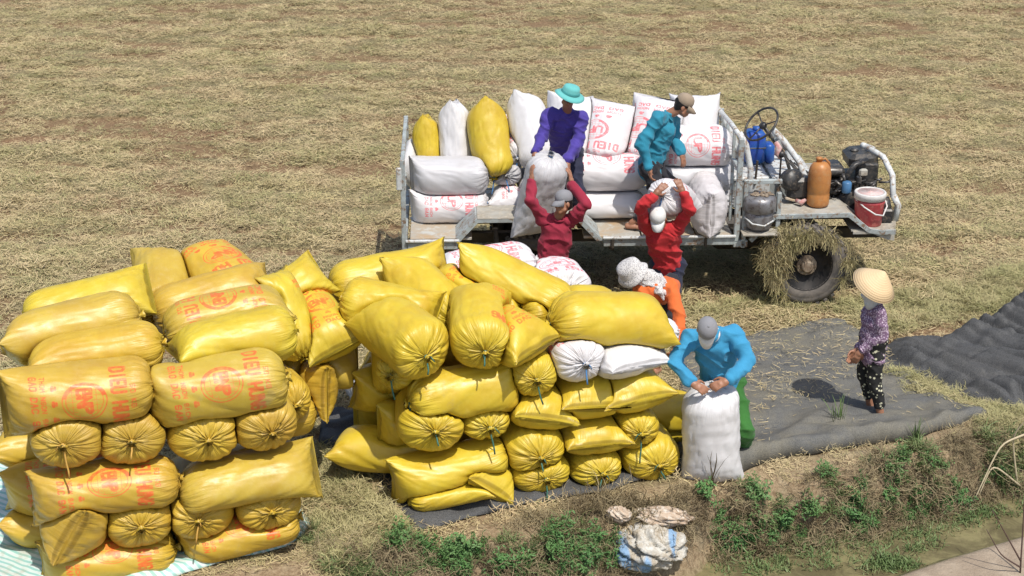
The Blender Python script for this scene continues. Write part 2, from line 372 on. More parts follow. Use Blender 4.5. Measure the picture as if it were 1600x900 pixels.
# ---- blades and straw
def blade_mesh(name, mat, n, spread, length, width, up, curl, seed, droop=.5):
    r = np.random.default_rng(seed); V = []; F = []
    for i in range(n):
        a = r.uniform(0, 6.283); rad = spread * math.sqrt(r.uniform(0, 1)); b = np.array([rad * math.cos(a), rad * math.sin(a), 0])
        d = r.uniform(0, 6.283); el = R(r.uniform(*up)); ln = r.uniform(*length); w = width * r.uniform(.6, 1.3)
        dirv = np.array([math.cos(d) * math.cos(el), math.sin(d) * math.cos(el), math.sin(el)]); side = np.array([-math.sin(d), math.cos(d), r.uniform(-.5, .5)]); p = b + np.array([0, 0, r.uniform(0, .03)])
        n0 = len(V)
        for k, t in enumerate((0, .4, .75, 1.)):
            q = p + dirv * ln * t + np.array([0, 0, -droop * ln * t * t * math.sin(el)]) + side * curl * ln * math.sin(t * 2.4) * (1 if i % 2 else -1)
            ww = w * (1, .9, .6, .12)[k]; V += [q - side * ww / 2, q + side * ww / 2]
        for k in range(3): F.append((n0 + 2 * k, n0 + 2 * k + 1, n0 + 2 * k + 3, n0 + 2 * k + 2))
    me = bpy.data.meshes.new(name); me.from_pydata([tuple(v) for v in V], [], F); me.materials.append(mat); me.update(); return me
def leafy_mesh(name, mats, nstem, leaves, hgt, spread, lsize, seed):
    """low weed: curved stems that carry small pointed leaves"""
    r = np.random.default_rng(seed); V = []; F = []
    for s_ in range(nstem):
        a = r.uniform(0, 6.283); rad = spread * math.sqrt(r.uniform(0, 1)); b = np.array([rad * math.cos(a), rad * math.sin(a), 0]); h = hgt * r.uniform(.5, 1.15); lean = np.array([r.uniform(-.5, .5), r.uniform(-.5, .5), 0]) * h
        side = np.array([1, 0, 0.]) * .004; n0 = len(V)
        for t in (0, .5, 1): q = b + lean * t * t + np.array([0, 0, h * t]); V += [q - side, q + side]
        F += [(n0, n0 + 1, n0 + 3, n0 + 2), (n0 + 2, n0 + 3, n0 + 5, n0 + 4)]
        for k in range(leaves):
            t = r.uniform(.2, 1); q = b + lean * t * t + np.array([0, 0, h * t]); d = r.uniform(0, 6.283); el = r.uniform(-.3, .8); dv = np.array([math.cos(d) * math.cos(el), math.sin(d) * math.cos(el), math.sin(el)]); sd_ = unit(np.cross(dv, [r.uniform(-.3, .3), r.uniform(-.3, .3), 1])); l_ = lsize * r.uniform(.6, 1.3); n0 = len(V)
            V += [q, q + dv * l_ * .45 + sd_ * l_ * .2, q + dv * l_ + np.array([0, 0, -.2 * l_]), q + dv * l_ * .45 - sd_ * l_ * .2]; F.append((n0, n0 + 1, n0 + 2, n0 + 3))
    me = bpy.data.meshes.new(name); me.from_pydata([tuple(v) for v in V], [], F); me.materials.append(mats); me.update(); return me
def leaf_mat(name, cols, rough=.7, trans=.0, sc=.7):
    m, N, L, P = nodemat(name); oi = nn(N, 'ShaderNodeObjectInfo'); pos = nn(N, 'ShaderNodeNewGeometry').outputs['Position']
    mp = nn(N, 'ShaderNodeMapping'); L.new(pos, mp.inputs[0]); mp.inputs['Scale'].default_value = (.7, 1.6, 1)
    a = noise(N, L, mp.outputs[0], sc, 5, .65, .4); k = math_(N, L, 'ADD', math_(N, L, 'MULTIPLY', a, .75), math_(N, L, 'MULTIPLY', oi.outputs['Random'], .3))
    st = [(.30 + .42 * i / (len(cols) - 1), c) for i, c in enumerate(cols)]
    c = ramp(N, L, k, st); f = noise(N, L, pos, 45, 2, .5); c = mixc(N, L, ramp(N, L, f, [(.35, .0), (.7, .5)]), c, cols[-1])
    L.new(c, P.inputs['Base Color']); P.inputs['Roughness'].default_value = rough; P.inputs['Specular IOR Level'].default_value = .25
    return m
MAT['straw'] = leaf_mat('cut_straw', [(.38, .345, .16), (.50, .42, .215), (.56, .46, .265), (.50, .375, .215)], .8)
MAT['straw2'] = leaf_mat('drying_hay', [(.28, .29, .12), (.38, .35, .165), (.43, .37, .20)], .8)
MAT['hay'] = leaf_mat('hay_yellow', [(.30, .26, .12), (.44, .36, .20), (.24, .17, .10), (.20, .21, .08)], .75, sc=3)
MAT['grass'] = leaf_mat('green_grass', [(.09, .155, .05), (.13, .205, .07), (.20, .23, .10)], .5, sc=2)
MAT['weed'] = leaf_mat('weed_leaves', [(.06, .15, .045), (.09, .21, .06), (.15, .24, .09)], .5, sc=2)
MAT['dry'] = leaf_mat('dry_grass', [(.22, .18, .10), (.32, .26, .15), (.16, .12, .07)], .8, sc=3)
def scatter(name, pts, scl, meshes, kind='stuff', tilt=.15, zrot=True, seed=3):
    r = np.random.default_rng(seed); src = bpy.data.collections.new(name + '_shapes')
    for i, me in enumerate(meshes):
        o = bpy.data.objects.new('shape_%d' % i, me); src.objects.link(o)
    n = len(pts); me = bpy.data.meshes.new(name); me.vertices.add(n); me.vertices.foreach_set('co', np.asarray(pts, np.float32).ravel())
    a = me.attributes.new('rot', 'FLOAT_VECTOR', 'POINT'); rot = np.stack([r.normal(0, tilt, n), r.normal(0, tilt, n), r.uniform(0, 6.283, n)], -1).astype(np.float32); a.data.foreach_set('vector', rot.ravel())
    a = me.attributes.new('scl', 'FLOAT', 'POINT'); a.data.foreach_set('value', np.asarray(scl, np.float32))
    a = me.attributes.new('pick', 'INT', 'POINT'); a.data.foreach_set('value', r.integers(0, len(meshes), n).astype(np.int32)); me.update()
    o = bpy.data.objects.new(name, me); COL.objects.link(o); o['kind'] = kind
    g_ = bpy.data.node_groups.new(name, 'GeometryNodeTree'); g_.interface.new_socket('Geometry', in_out='INPUT', socket_type='NodeSocketGeometry'); g_.interface.new_socket('Geometry', in_out='OUTPUT', socket_type='NodeSocketGeometry')
    N = g_.nodes; L = g_.links; gi = N.new('NodeGroupInput'); go = N.new('NodeGroupOutput'); ip = N.new('GeometryNodeInstanceOnPoints'); ci = N.new('GeometryNodeCollectionInfo')
    ci.inputs['Collection'].default_value = src; ci.inputs['Separate Children'].default_value = True; ci.inputs['Reset Children'].default_value = True
    def na(nm, t):
        k = N.new('GeometryNodeInputNamedAttribute'); k.data_type = t; k.inputs['Name'].default_value = nm; return k.outputs[0]
    ip.inputs['Pick Instance'].default_value = True
    L.new(gi.outputs[0], ip.inputs['Points']); L.new(ci.outputs[0], ip.inputs['Instance']); L.new(na('pick', 'INT'), ip.inputs['Instance Index'])
    er = N.new('FunctionNodeEulerToRotation'); L.new(na('rot', 'FLOAT_VECTOR'), er.inputs[0]); L.new(er.outputs[0], ip.inputs['Rotation']); L.new(na('scl', 'FLOAT'), ip.inputs['Scale']); L.new(ip.outputs[0], go.inputs[0])
    md = o.modifiers.new('scatter', 'NODES'); md.node_group = g_; return o
def poly_mask(x, y, poly):
    ins = np.zeros(len(x), bool); n = len(poly)
    for i in range(n):
        x0, y0 = poly[i]; x1, y1 = poly[(i + 1) % n]
        c = ((y0 > y) != (y1 > y)) & (x < (x1 - x0) * (y - y0) / (y1 - y0 + 1e-12) + x0); ins ^= c
    return ins
def gp(pts, z=0): return [tuple(at(px, py, z)[:2]) for px, py in pts]
NETS = {
 'right': [(1060, 560), (1180, 515), (1300, 492), (1345, 520), (1440, 600), (1520, 640), (1545, 662), (1440, 690), (1330, 700), (1180, 740), (1110, 760), (1062, 745), (1050, 650)],
 'bunched': [(1378, 540), (1400, 525), (1470, 532), (1560, 490), (1600, 474), (1760, 450), (1760, 690), (1600, 640), (1590, 655), (1500, 620), (1450, 590), (1395, 585)],
 'mid': [(500, 648), (560, 640), (700, 640), (1068, 700), (1075, 740), (940, 775), (770, 800), (640, 830), (612, 800), (560, 720), (498, 690)],
 'pale': [(-200, 650), (20, 675), (100, 690), (200, 760), (480, 790), (500, 815), (470, 850), (200, 930), (60, 960), (-200, 960)]}
NP = {k: gp(v) for k, v in NETS.items()}

def field_points():
    r = np.random.default_rng(12); out = []
    n = 90000; Y = 11 + (46 - 11) * r.uniform(0, 1, n) ** 1.15; X = r.uniform(-1, 1, n) * (Y * .42 + 1.5)
    z = terr(X, Y); keep = (Y > edge_y(X) + .25 + .5 * r.uniform(0, 1, n) * (X > .5))
    keep &= r.uniform(0, 1, n) > soil_mask(X, Y) * .8
    cl = fbm(X * 1.4, Y * 2.6, 31, 3); keep &= r.uniform(0, 1, n) < .40 + 1.5 * np.clip(cl - .35, 0, 1)
    for nm in ('right', 'bunched', 'mid', 'pale'): keep &= ~poly_mask(X, Y, NP[nm])
    X, Y, z, cl = X[keep], Y[keep], z[keep], cl[keep]
    s = r.uniform(.6, 1.25, len(X)) * (.75 + .7 * np.clip(cl - .3, 0, .6)); return np.stack([X, Y, z - .005], -1), s
st_meshes = [blade_mesh('straw', MAT['straw'], 60, .22, (.04, .13), .0068, (-4, 24), .12, 100 + i) for i in range(5)] + [blade_mesh('straw', MAT['straw2'], 60, .2, (.04, .12), .0068, (5, 45), .14, 130 + i) for i in range(2)]
P_, S_ = field_points(); scatter('cut_rice_straw', P_, S_, st_meshes, seed=5)
# heaped straw along the far side of the truck shadow and the back edge of the net
def heap(name, polypx, n, s0, s1, meshes, zmax, seed, tilt=.25, cond=None):
    r = np.random.default_rng(seed); poly = gp(polypx); xs = [p[0] for p in poly]; ys = [p[1] for p in poly]
    X = r.uniform(min(xs), max(xs), n * 4); Y = r.uniform(min(ys), max(ys), n * 4); k = poly_mask(X, Y, poly)
    if cond is not None: k &= cond(X, Y)
    X, Y = X[k][:n], Y[k][:n]; z = terr(X, Y) + r.uniform(0, 1, len(X)) * zmax
    return scatter(name, np.stack([X, Y, z], -1), r.uniform(s0, s1, len(X)), meshes, tilt=tilt, seed=seed)
hay = [blade_mesh('hay', MAT['straw2'], 60, .16, (.08, .22), .008, (-5, 50), .2, 160 + i) for i in range(3)]
heap('loose_hay', [(1080, 500), (1180, 478), (1290, 480), (1345, 500), (1390, 520), (1560, 480), (1700, 440), (1700, 400), (1340, 470), (1200, 465), (1080, 480)], 650, .45, .8, hay, .02, 41)
heap('loose_hay', [(1380, 575), (1450, 590), (1520, 625), (1600, 650), (1600, 690), (1530, 690), (1500, 640), (1420, 610)], 200, .4, .7, hay, .02, 42)
heap('loose_hay', [(498, 700), (560, 725), (612, 805), (640, 832), (520, 900), (490, 860), (480, 700)], 420, .45, .8, hay, .02, 43)

# ---- bank vegetation
gr = [blade_mesh('grass', MAT['grass'], 55, .07, (.12, .30), .009, (35, 88), .12, 200 + i, .6) for i in range(4)]
sh = [blade_mesh('grass', MAT['grass'], 40, .10, (.04, .11), .008, (30, 85), .12, 220 + i, .5) for i in range(3)]
dr = [blade_mesh('dry_grass', MAT['dry'], 50, .12, (.08, .30), .007, (0, 60), .25, 240 + i, .9) for i in range(4)]
wd = [leafy_mesh('weed', MAT['weed'], 16, 12, .24, .13, .05, 260 + i) for i in range(4)]
def hit(px, py):
    r_ = ray(px, py); t = np.linspace(8, 30, 900); P = C0 + t[:, None] * r_; zz = terr(P[:, 0], P[:, 1]); i = int(np.argmax(P[:, 2] < zz)); return P[i]
def blobs(name, centres, meshes, zplus, s0, s1, seed, tilt=.2, per=30):
    r = np.random.default_rng(seed); P = []; s = []
    for px, py, rad, den, *zz in centres:
        c = hit(px, py); n = int(per * den)
        for _ in range(n):
            a = r.uniform(0, 6.283); q = rad * math.sqrt(r.uniform(0, 1)); x = c[0] + q * 1.35 * math.cos(a); y = c[1] - .06 + q * .5 * math.sin(a)
            P.append((x, y, float(terr(np.array([x]), np.array([y]))[0]) + zplus)); s.append(r.uniform(s0, s1))
    return scatter(name, P, s, meshes, tilt=tilt, seed=seed)
blobs('bank_weeds', [(1125, 800, .14, 1.), (1150, 815, .16, 1.), (1205, 800, .2, 1.2), (1240, 790, .14, .9), (1320, 775, .2, 1.2), (1345, 765, .14, .8), (1400, 760, .24, 1.3), (1440, 745, .2, 1.2), (1470, 735, .16, .8), (1180, 825, .2, .6),
                     (660, 850, .25, .8), (720, 870, .3, 1.), (760, 865, .25, .9), (860, 850, .25, .9), (910, 835, .2, .9), (1540, 700, .14, .6)], wd, 0, .4, .9, 51, tilt=.35, per=9)
blobs('bank_grass', [(632, 850, .12, 1.6), (720, 875, .3, 1.), (800, 870, .35, 1.), (870, 860, .35, 1.2), (930, 840, .25, 1.2), (545, 885, .18, 1.), (600, 885, .3, .7), (1260, 800, .3, .7), (1320, 780, .2, .7), (1400, 765, .25, .8), (1560, 705, .15, 1.6), (1600, 690, .15, 1.6), (1430, 700, .10, 1.), (1450, 715, .1, .6), (500, 850, .12, .7), (1200, 815, .3, .7), (1580, 720, .2, 1.)], gr, 0, .45, 1.0, 52, tilt=.35, per=13)
blobs('ditch_grass', [(1160, 690 + 190, .3, .6, -.5), (1240, 870, .4, .8, -.5), (1330, 850, .35, 1.3, -.5), (1400, 850, .3, 1.6, -.5), (1440, 835, .2, 1.4, -.5), (1500, 820, .3, 1.2, -.5), (1560, 800, .3, 1., -.5), (1380, 880, .2, 1.3, -.45), (1130, 850, .1, .5, -.4)], sh, 0, .6, 1.3, 53, per=26)
blobs('dry_bank_grass', [(px, py, .3, 1.) for px, py in ((560, 880), (640, 875), (740, 885), (820, 870), (900, 860), (960, 850), (1080, 800), (1140, 830), (1200, 835), (1260, 830), (1320, 810), (1380, 800), (1440, 780), (1500, 760), (1560, 740), (1180, 810), (1300, 790), (1420, 775), (1540, 700), (1590, 710), (1000, 790), (960, 790), (870, 815))], dr, 0, .5, 1.1, 54, tilt=.5, per=26)
blobs('short_dry_grass', [(px, py, .45, 1.) for px, py in ((540, 850), (640, 840), (720, 835), (800, 815), (900, 800), (1000, 780), (1100, 770), (1200, 745), (1300, 715), (1400, 700), (1500, 680), (1580, 660), (1250, 740), (1350, 720), (860, 800), (520, 880))], st_meshes[:5], 0, .35, .7, 55, per=10)
# ---------------------------------------------------------------- nets and tarpaulins lying on the ground
def net_mat(name, c1, c2, dust, dfac):
    m, N, L, P = nodemat(name); pos = nn(N, 'ShaderNodeNewGeometry').outputs['Position']
    a = noise(N, L, pos, 2.0, 5, .65, .6); f = noise(N, L, pos, 130, 2, .6); g2 = noise(N, L, pos, 9, 5, .7)
    c = mixc(N, L, ramp(N, L, f, [(.35, 0.), (.65, 1.)]), c1, c2)
    c = mixc(N, L, math_(N, L, 'MULTIPLY', ramp(N, L, a, [(.38, .1), (.62, dfac)]), ramp(N, L, f, [(.3, .35), (.6, 1.)])), c, dust)
    c = mixc(N, L, ramp(N, L, g2, [(.55, 0.), (.75, dfac * .6)]), c, dust)
    L.new(c, P.inputs['Base Color']); P.inputs['Roughness'].default_value = .7; P.inputs['Specular IOR Level'].default_value = .3
    L.new(bump(N, L, f, .4, .005, bump(N, L, g2, .3, .02)), P.inputs['Normal']); return m
MAT['net'] = net_mat('dark_shade_net', (.070, .073, .075), (.145, .148, .148), (.27, .235, .15), .45)
MAT['net_dark'] = net_mat('black_shade_net', (.032, .035, .040), (.095, .10, .107), (.22, .19, .14), .15)
m, N, L, P = nodemat('pale_striped_tarpaulin'); pos = nn(N, 'ShaderNodeNewGeometry').outputs['Position']
mp = nn(N, 'ShaderNodeMapping'); L.new(pos, mp.inputs[0]); mp.inputs['Rotation'].default_value = (0, 0, .5)
wv = nn(N, 'ShaderNodeTexWave'); wv.bands_direction = 'Y'; L.new(mp.outputs[0], wv.inputs['Vector']); wv.inputs['Scale'].default_value = 5.2; wv.inputs['Distortion'].default_value = 1.2; wv.inputs['Detail'].default_value = 1
c = mixc(N, L, ramp(N, L, wv.outputs[1], [(.5, 0.), (.75, 1.)]), (.62, .72, .68), (.30, .55, .50)); c = mixc(N, L, ramp(N, L, noise(N, L, pos, 9, 5, .7), [(.5, 0.), (.75, .6)]), c, (.42, .34, .22))
L.new(c, P.inputs['Base Color']); P.inputs['Roughness'].default_value = .5; MAT['pale'] = m
def net_sheet(name, poly, mat, hfn, step=.035, thick=0, **k):
    xs = [p[0] for p in poly]; ys = [p[1] for p in poly]
    gx = np.arange(min(xs) - .1, max(xs) + .1, step); gy = np.arange(min(ys) - .1, max(ys) + .1, step); X, Y = np.meshgrid(gx, gy)
    wx = X + .09 * (fbm(X * 3, Y * 3, 71, 3) - .5) * 2; wy = Y + .07 * (fbm(X * 3, Y * 3, 72, 3) - .5) * 2
    ins = poly_mask(wx.ravel(), wy.ravel(), poly).reshape(X.shape)
    # distance to the rim by erosion steps
    D = np.zeros(X.shape); cur = ins.copy()
    for i in range(26):
        D += cur; c2 = cur.copy(); c2[1:] &= cur[:-1]; c2[:-1] &= cur[1:]; c2[:, 1:] &= cur[:, :-1]; c2[:, :-1] &= cur[:, 1:]; c2[0] = c2[-1] = False; cur = c2
    D *= step
    Z = terr(X, Y) + .014 + hfn(X, Y, D) * sstep(0, .10, D)
    idx = -np.ones(X.shape, int); cells = ins[:-1, :-1] & ins[1:, :-1] & ins[:-1, 1:] & ins[1:, 1:]; use = np.zeros(X.shape, bool)
    use[:-1, :-1] |= cells; use[1:, :-1] |= cells; use[:-1, 1:] |= cells; use[1:, 1:] |= cells; idx[use] = np.arange(use.sum())
    V = np.stack([X[use], Y[use], Z[use]], -1); iy, ix = np.where(cells)
    F = np.stack([idx[iy, ix], idx[iy, ix + 1], idx[iy + 1, ix + 1], idx[iy + 1, ix]], -1)
    E = np.concatenate([F[:, [0, 1]], F[:, [1, 2]], F[:, [2, 3]], F[:, [3, 0]]]); E = np.sort(E, 1); key, cnt = np.unique(E[:, 0] * 10000000 + E[:, 1], return_counts=True); be = key[cnt == 1]; a_, b_ = be // 10000000, be % 10000000
    bd = np.zeros(len(V), bool); bd[a_] = bd[b_] = True
    for _ in range(10):
        sm = np.zeros((len(V), 2)); ct = np.zeros(len(V)); np.add.at(sm, a_, V[b_, :2]); np.add.at(sm, b_, V[a_, :2]); np.add.at(ct, a_, 1); np.add.at(ct, b_, 1)
        k_ = bd & (ct == 2); V[k_, :2] = V[k_, :2] * .5 + .5 * sm[k_] / ct[k_][:, None]
    V[bd, 2] = np.minimum(V[bd, 2], terr(V[bd, 0], V[bd, 1]) + .015)
    # a rim that drops to the ground gives the sheet its thickness
    o = mesh_obj(name, V, F, mat, **k); md = o.modifiers.new('thickness', 'SOLIDIFY'); md.thickness = .008; md.offset = 1
    return o
def ridge(x, y, ang, f, seed, sharp=3.0, warp=.6):
    c, s = math.cos(ang), math.sin(ang); u = (x * c + y * s) * f; v = (-x * s + y * c) * f * .22
    n = fbm(u + warp * (fbm(x * 1.2, y * 1.2, seed + 5, 2) - .5) * 4, v, seed, 2); return (1 - np.abs(2 * n - 1)) ** sharp
def h_right(x, y, d):
    e = at(1180, 720)[:2]; rim = np.exp(-((d - .16) / .12) ** 2)
    near = sstep(14.6, 13.2, y)
    return .02 * fbm(x * 2, y * 2, 1, 2) + (.10 * near + .015) * ridge(x, y, 2.2, 2.4, 77, 4) + .03 * near * ridge(x, y, 1.9, 6, 78, 3) + .05 * rim * near * (.4 + fbm(x * 2, y * 2, 8, 2))
FOLDS = [([(1385, 545), (1450, 540), (1520, 575), (1600, 640), (1680, 690)], .20, .13), ([(1392, 575), (1450, 572), (1530, 610), (1590, 645)], .17, .10), ([(1440, 530), (1500, 548), (1560, 590), (1640, 640)], .15, .08), ([(1480, 520), (1550, 560), (1620, 600), (1700, 660)], .13, .09),
         ([(1530, 505), (1580, 545), (1650, 590), (1740, 640)], .14, .10), ([(1570, 485), (1610, 520), (1680, 560), (1760, 600)], .16, .12), ([(1400, 590), (1470, 592), (1540, 628)], .10, .05), ([(1600, 480), (1640, 500), (1740, 520)], .14, .15), ([(1500, 590), (1560, 612), (1600, 628)], .12, .04), ([(1540, 530), (1590, 536), (1640, 560)], .10, .05)]
def h_bunch(x, y, d):
    c = sstep(0, .16, d); wx = x + .10 * (fbm(x * 2.5, y * 2.5, 91, 2) - .5); wy = y + .12 * (fbm(x * 2.5, y * 2.5, 92, 2) - .5); h = np.zeros(x.shape)
    for pts, amp, w in FOLDS:
        P = gp(pts); best = np.full(x.shape, 9.); w = w * (.7 + .6 * fbm(x * 3, y * 3, int(amp * 100), 2))
        for (x0, y0), (x1, y1) in zip(P[:-1], P[1:]):
            l2 = (x1 - x0) ** 2 + (y1 - y0) ** 2; t = np.clip(((wx - x0) * (x1 - x0) + (wy - y0) * (y1 - y0)) / l2, 0, 1); best = np.minimum(best, np.hypot(wx - x0 - t * (x1 - x0), wy - y0 - t * (y1 - y0)))
        h = np.maximum(h, .95 * amp * np.clip(1 - best / (w * 2.3), 0, 1) ** 1.25)
    a_ = .56; al = -x * math.sin(a_) + y * math.cos(a_); u = x * math.cos(a_) + y * math.sin(a_) + .10 * np.sin(al * 1.7 + .4) + .05 * np.sin(al * 3.9 + x); u = u + .22 * fbm(u * 1.6, al * .5, 97, 2)
    def rg(f, st, sd, p): return (1 - np.abs(2 * fbm(u * f, al * f * st + 3, sd, 1) - 1)) ** p
    def fo(sp_, wa, sd, p, k=.9): return np.abs(np.sin(math.pi * u / sp_ + wa * fbm(al * k * .5, u * .5, sd, 2) * 4)) ** p
    m1 = sstep(.3, .65, fbm(al * .3, u * 1.6, 93, 2)); m2 = sstep(.3, .65, fbm(al * .45 + 5, u * 2.2, 94, 2))
    return sstep(0, .3, d) * (.02 + .12 * h + (.03 + .17 * m1) * fo(.36, .8, 61, .8) + (.01 + .10 * m2) * fo(.17, 1.6, 63, .8) + .028 * fo(.075, 2.2, 65, .9, 1.6) + .015 * (1 - m1) * fo(.05, 2.5, 66, 1, 2))
    return c * (.02 + h + .075 * ridge(x, y, .5, 5, 65, 3.0, .5) + .05 * ridge(x, y, .62, 10, 67, 3.0, .4) + .02 * ridge(x, y, .3, 20, 69, 3.0, .4))
def h_bunch_old(x, y, d):
    c = sstep(0, .42, d)
    return c * (.02 + .10 * ridge(x, y, .62, 1.7, 61, 1.6, .6) + .16 * ridge(x, y, .50, 3.2, 65, 2.4, .7) + .07 * ridge(x, y, .75, 7, 67, 2.4, .5) + .03 * ridge(x, y, .2, 14, 69, 2.0, .5))
def h_flat(x, y, d): return .02 * fbm(x * 2, y * 2, 14, 2) + .05 * ridge(x, y, .6, 3.2, 79, 3)
net_sheet('drying_net', NP['right'], MAT['net'], h_right, label='flat dark grey drying net spread under the woman in the conical hat', cat='net')
net_sheet('drying_net', NP['bunched'], MAT['net_dark'], h_bunch, .02, label='bunched up black net lying in thick folds at the right edge', cat='net')
net_sheet('drying_net', NP['mid'], MAT['net_dark'], h_flat, label='black net spread on the ground underneath the middle sack pile', cat='net')
net_sheet('tarpaulin', NP['pale'], MAT['pale'], h_flat, .05, label='pale green striped tarpaulin under the left sack pile', cat='tarpaulin')
# a few straws lying on the flat net
def sub(name, poly, n, s0, s1, meshes, z, seed, thr=.5):
    r = np.random.default_rng(seed); xs = [p[0] for p in poly]; ys = [p[1] for p in poly]; X = r.uniform(min(xs), max(xs), n * 3); Y = r.uniform(min(ys), max(ys), n * 3)
    k = poly_mask(X, Y, poly) & (fbm(X * 1.3, Y * 1.3, seed, 3) > thr); X, Y = X[k][:n], Y[k][:n]; scatter(name, np.stack([X, Y, terr(X, Y) + z], -1), r.uniform(s0, s1, len(X)), meshes, tilt=.05, seed=seed)
thin = [blade_mesh('straw', MAT['straw'], 14, .3, (.04, .12), .006, (-2, 6), .1, 300 + i) for i in range(3)]
sub('loose_straw', NP['right'], 170, .5, 1, thin, .055, 88, .35)

# ---- discarded sacks on the bank
def crumple(name, c, rad, mat, seed, **k):
    n, m_ = 46, 72; V = []; r = np.random.default_rng(seed); th = np.linspace(0.02, math.pi - .02, n); ph = np.arange(m_) * 2 * math.pi / m_; Ph, Th = np.meshgrid(ph, th)
    X = np.sin(Th) * np.cos(Ph); Y = np.sin(Th) * np.sin(Ph); Z = np.cos(Th)
    f = 1 + .22 * (fbm(X * 1.5 + 5 + Z, Y * 1.5 + 9, seed, 2) - .5) * 2 - .30 * (1 - np.abs(2 * fbm(X * 2.2 + Z * 2, Y * 2.2 - Z * 2 + 3, seed + 1, 3) - 1)) ** 4 - .16 * (1 - np.abs(2 * fbm(X * 6 + Z * 5 + 20, Y * 6, seed + 2, 2) - 1)) ** 2
    P = np.stack([X * f * rad[0], Y * f * rad[1], Z * f * rad[2]], -1).reshape(-1, 3) + np.array([0, 0, rad[2] * .72]); P[:, 2] = np.maximum(P[:, 2], -.02)
    idx = np.arange(n * m_).reshape(n, m_); nx = np.roll(idx, -1, 1); F = [tuple(q) for q in np.stack([idx[:-1], idx[1:], nx[1:], nx[:-1]], -1).reshape(-1, 4)] + [tuple(idx[0]), tuple(idx[-1][::-1])]
    o = mesh_obj(name, P, F, mat, **k); o.location = c; return o
m, N, L, P = nodemat('torn_white_sack'); tc = nn(N, 'ShaderNodeTexCoord').outputs['Object']
mp = nn(N, 'ShaderNodeMapping'); L.new(tc, mp.inputs[0]); mp.inputs['Rotation'].default_value = (0, .3, .7); mp.inputs['Scale'].default_value = (5, .8, 1)
c = mixc(N, L, ramp(N, L, noise(N, L, tc, 9, 5, .65), [(.4, 0.), (.6, 1.)]), (.62, .60, .54), (.42, .36, .27)); c = mixc(N, L, ramp(N, L, noise(N, L, mp.outputs[0], 1.2, 3, .5), [(.50, 0.), (.56, .85)]), c, (.20, .38, .60))
L.new(c, P.inputs['Base Color']); P.inputs['Roughness'].default_value = .6; L.new(bump(N, L, noise(N, L, tc, 22, 4, .7, 1.5), .8, .02), P.inputs['Normal']); MAT['torn'] = m
MAT['torn_tan'] = worn('mud_stained_sack', (.52, .42, .32), (.40, .29, .2), .7, 7, c3=(.62, .56, .48), bmp=.8)
def on(px, py, z0):
    p = at(px, py, z0); z = float(terr(np.array([p[0]]), np.array([p[1]]))[0]); p = at(px, py, z); return (p[0], p[1], z)
crumple('torn_sack', on(1012, 876, -.3), (.38, .30, .21), MAT['torn'], 3, label='crumpled white and blue torn sack lying on the ditch bank', cat='torn sack')
crumple('torn_sack', on(1035, 818, -.05), (.30, .14, .10), MAT['torn_tan'], 7, label='muddy tan torn sack half buried behind the white and blue one', cat='torn sack')
crumple('torn_sack', on(968, 812, -.05), (.12, .09, .08), MAT['torn_tan'], 9, label='small greyish rag of sack left of the crumpled torn sacks', cat='rag')
# long pale stalks at the right edge, a thin dead stem, hanging strip of cloth
def stalks(name, curves, mat, r, **k):
    mb = MB()
    for c in curves:
        pts = [np.array(p) for p in c]; P = []
        for i in range(13):
            t = i / 12 * (len(pts) - 1); j = min(int(t), len(pts) - 2); u = t - j; P.append(pts[j] * (1 - u) + pts[j + 1] * u)
        for _ in range(3): P = [P[0]] + [(P[i - 1] + 2 * P[i] + P[i + 1]) / 4 for i in range(1, len(P) - 1)] + [P[-1]]
        mb.tube(P, r, 5, taper=[1 - .6 * i / 12 for i in range(13)])
    return mb.build(name, mat, smooth=True, **k)
MAT['stalk'] = flat('pale_dry_stalk', (.55, .46, .30), .7)
b = on(1590, 760, -.5); B = np.array(b)
stalks('dry_stalks', [[B, B + (-.12, -.0, .55), B + (.05, -.1, .85)], [B + (.03, 0, 0), B + (-.30, -.1, .30), B + (-.42, -.2, .02)], [B + (-.0, 0, .55), B + (-.25, -.1, .5), B + (-.5, -.3, -.0)]], MAT['stalk'], .012, label='long pale bent stalks arching over the ditch at the right edge', cat='dry plant')
B = np.array(on(1594, 895, -.35)); stalks('dead_stem', [[B, B + (.0, .1, .5), B + (-.01, .2, 1.0)], [B + (0, 0.02, .1), B + (-.15, 0, .35), B + (-.3, 0, .6)], [B + (0, 0, .05), B + (-.2, -.05, .2), B + (-.33, 0, .42)]], flat('dark_stem', (.10, .06, .05)), .008, label='thin dark dead stem with bare side twigs in the lower right corner', cat='dead plant')
strip = MB(); p = np.array(on(1506, 712, -.02)); V = []; F = []
for i in range(9):
    t = i / 8; q = p + np.array([.02 * math.sin(t * 5) + .05 * t, -.12 - .25 * t, -.02 - .50 * t + .03 * math.sin(t * 4)]); V += [q + (-.045 + .015 * math.sin(i), 0, 0), q + (0, -.02, .01), q + (.045, 0, 0)]
for i in range(8): F += [(3 * i, 3 * i + 1, 3 * i + 4, 3 * i + 3), (3 * i + 1, 3 * i + 2, 3 * i + 5, 3 * i + 4)]
o = mesh_obj('cloth_strip', V, F, MAT['torn_tan'], label='pale strip of cloth hanging down the ditch bank among the weeds', cat='rag'); o.modifiers.new('thickness', 'SOLIDIFY').thickness = .01
def plant(px, py, z0, label, meshes, sc, n=1):
    c = on(px, py, z0); o = bpy.data.objects.new('weed_plant', meshes[0]); COL.objects.link(o); o.location = c; o.scale = (sc,) * 3; o.rotation_euler = (0, 0, px); tagp(o, label, 'weed')
tallg = [blade_mesh('tall_grass', MAT['grass'], 26, .04, (.25, .5), .011, (60, 88), .06, 320 + i, .25) for i in range(3)]
plant(1310, 672, 0, 'single tall green rice shoot in front of the bunched black net', tallg[:1], 1.0)
plant(1218 + 215, 690, 0, 'dark grass tuft on the bank just right of the drying net corner', tallg[1:2], .7)
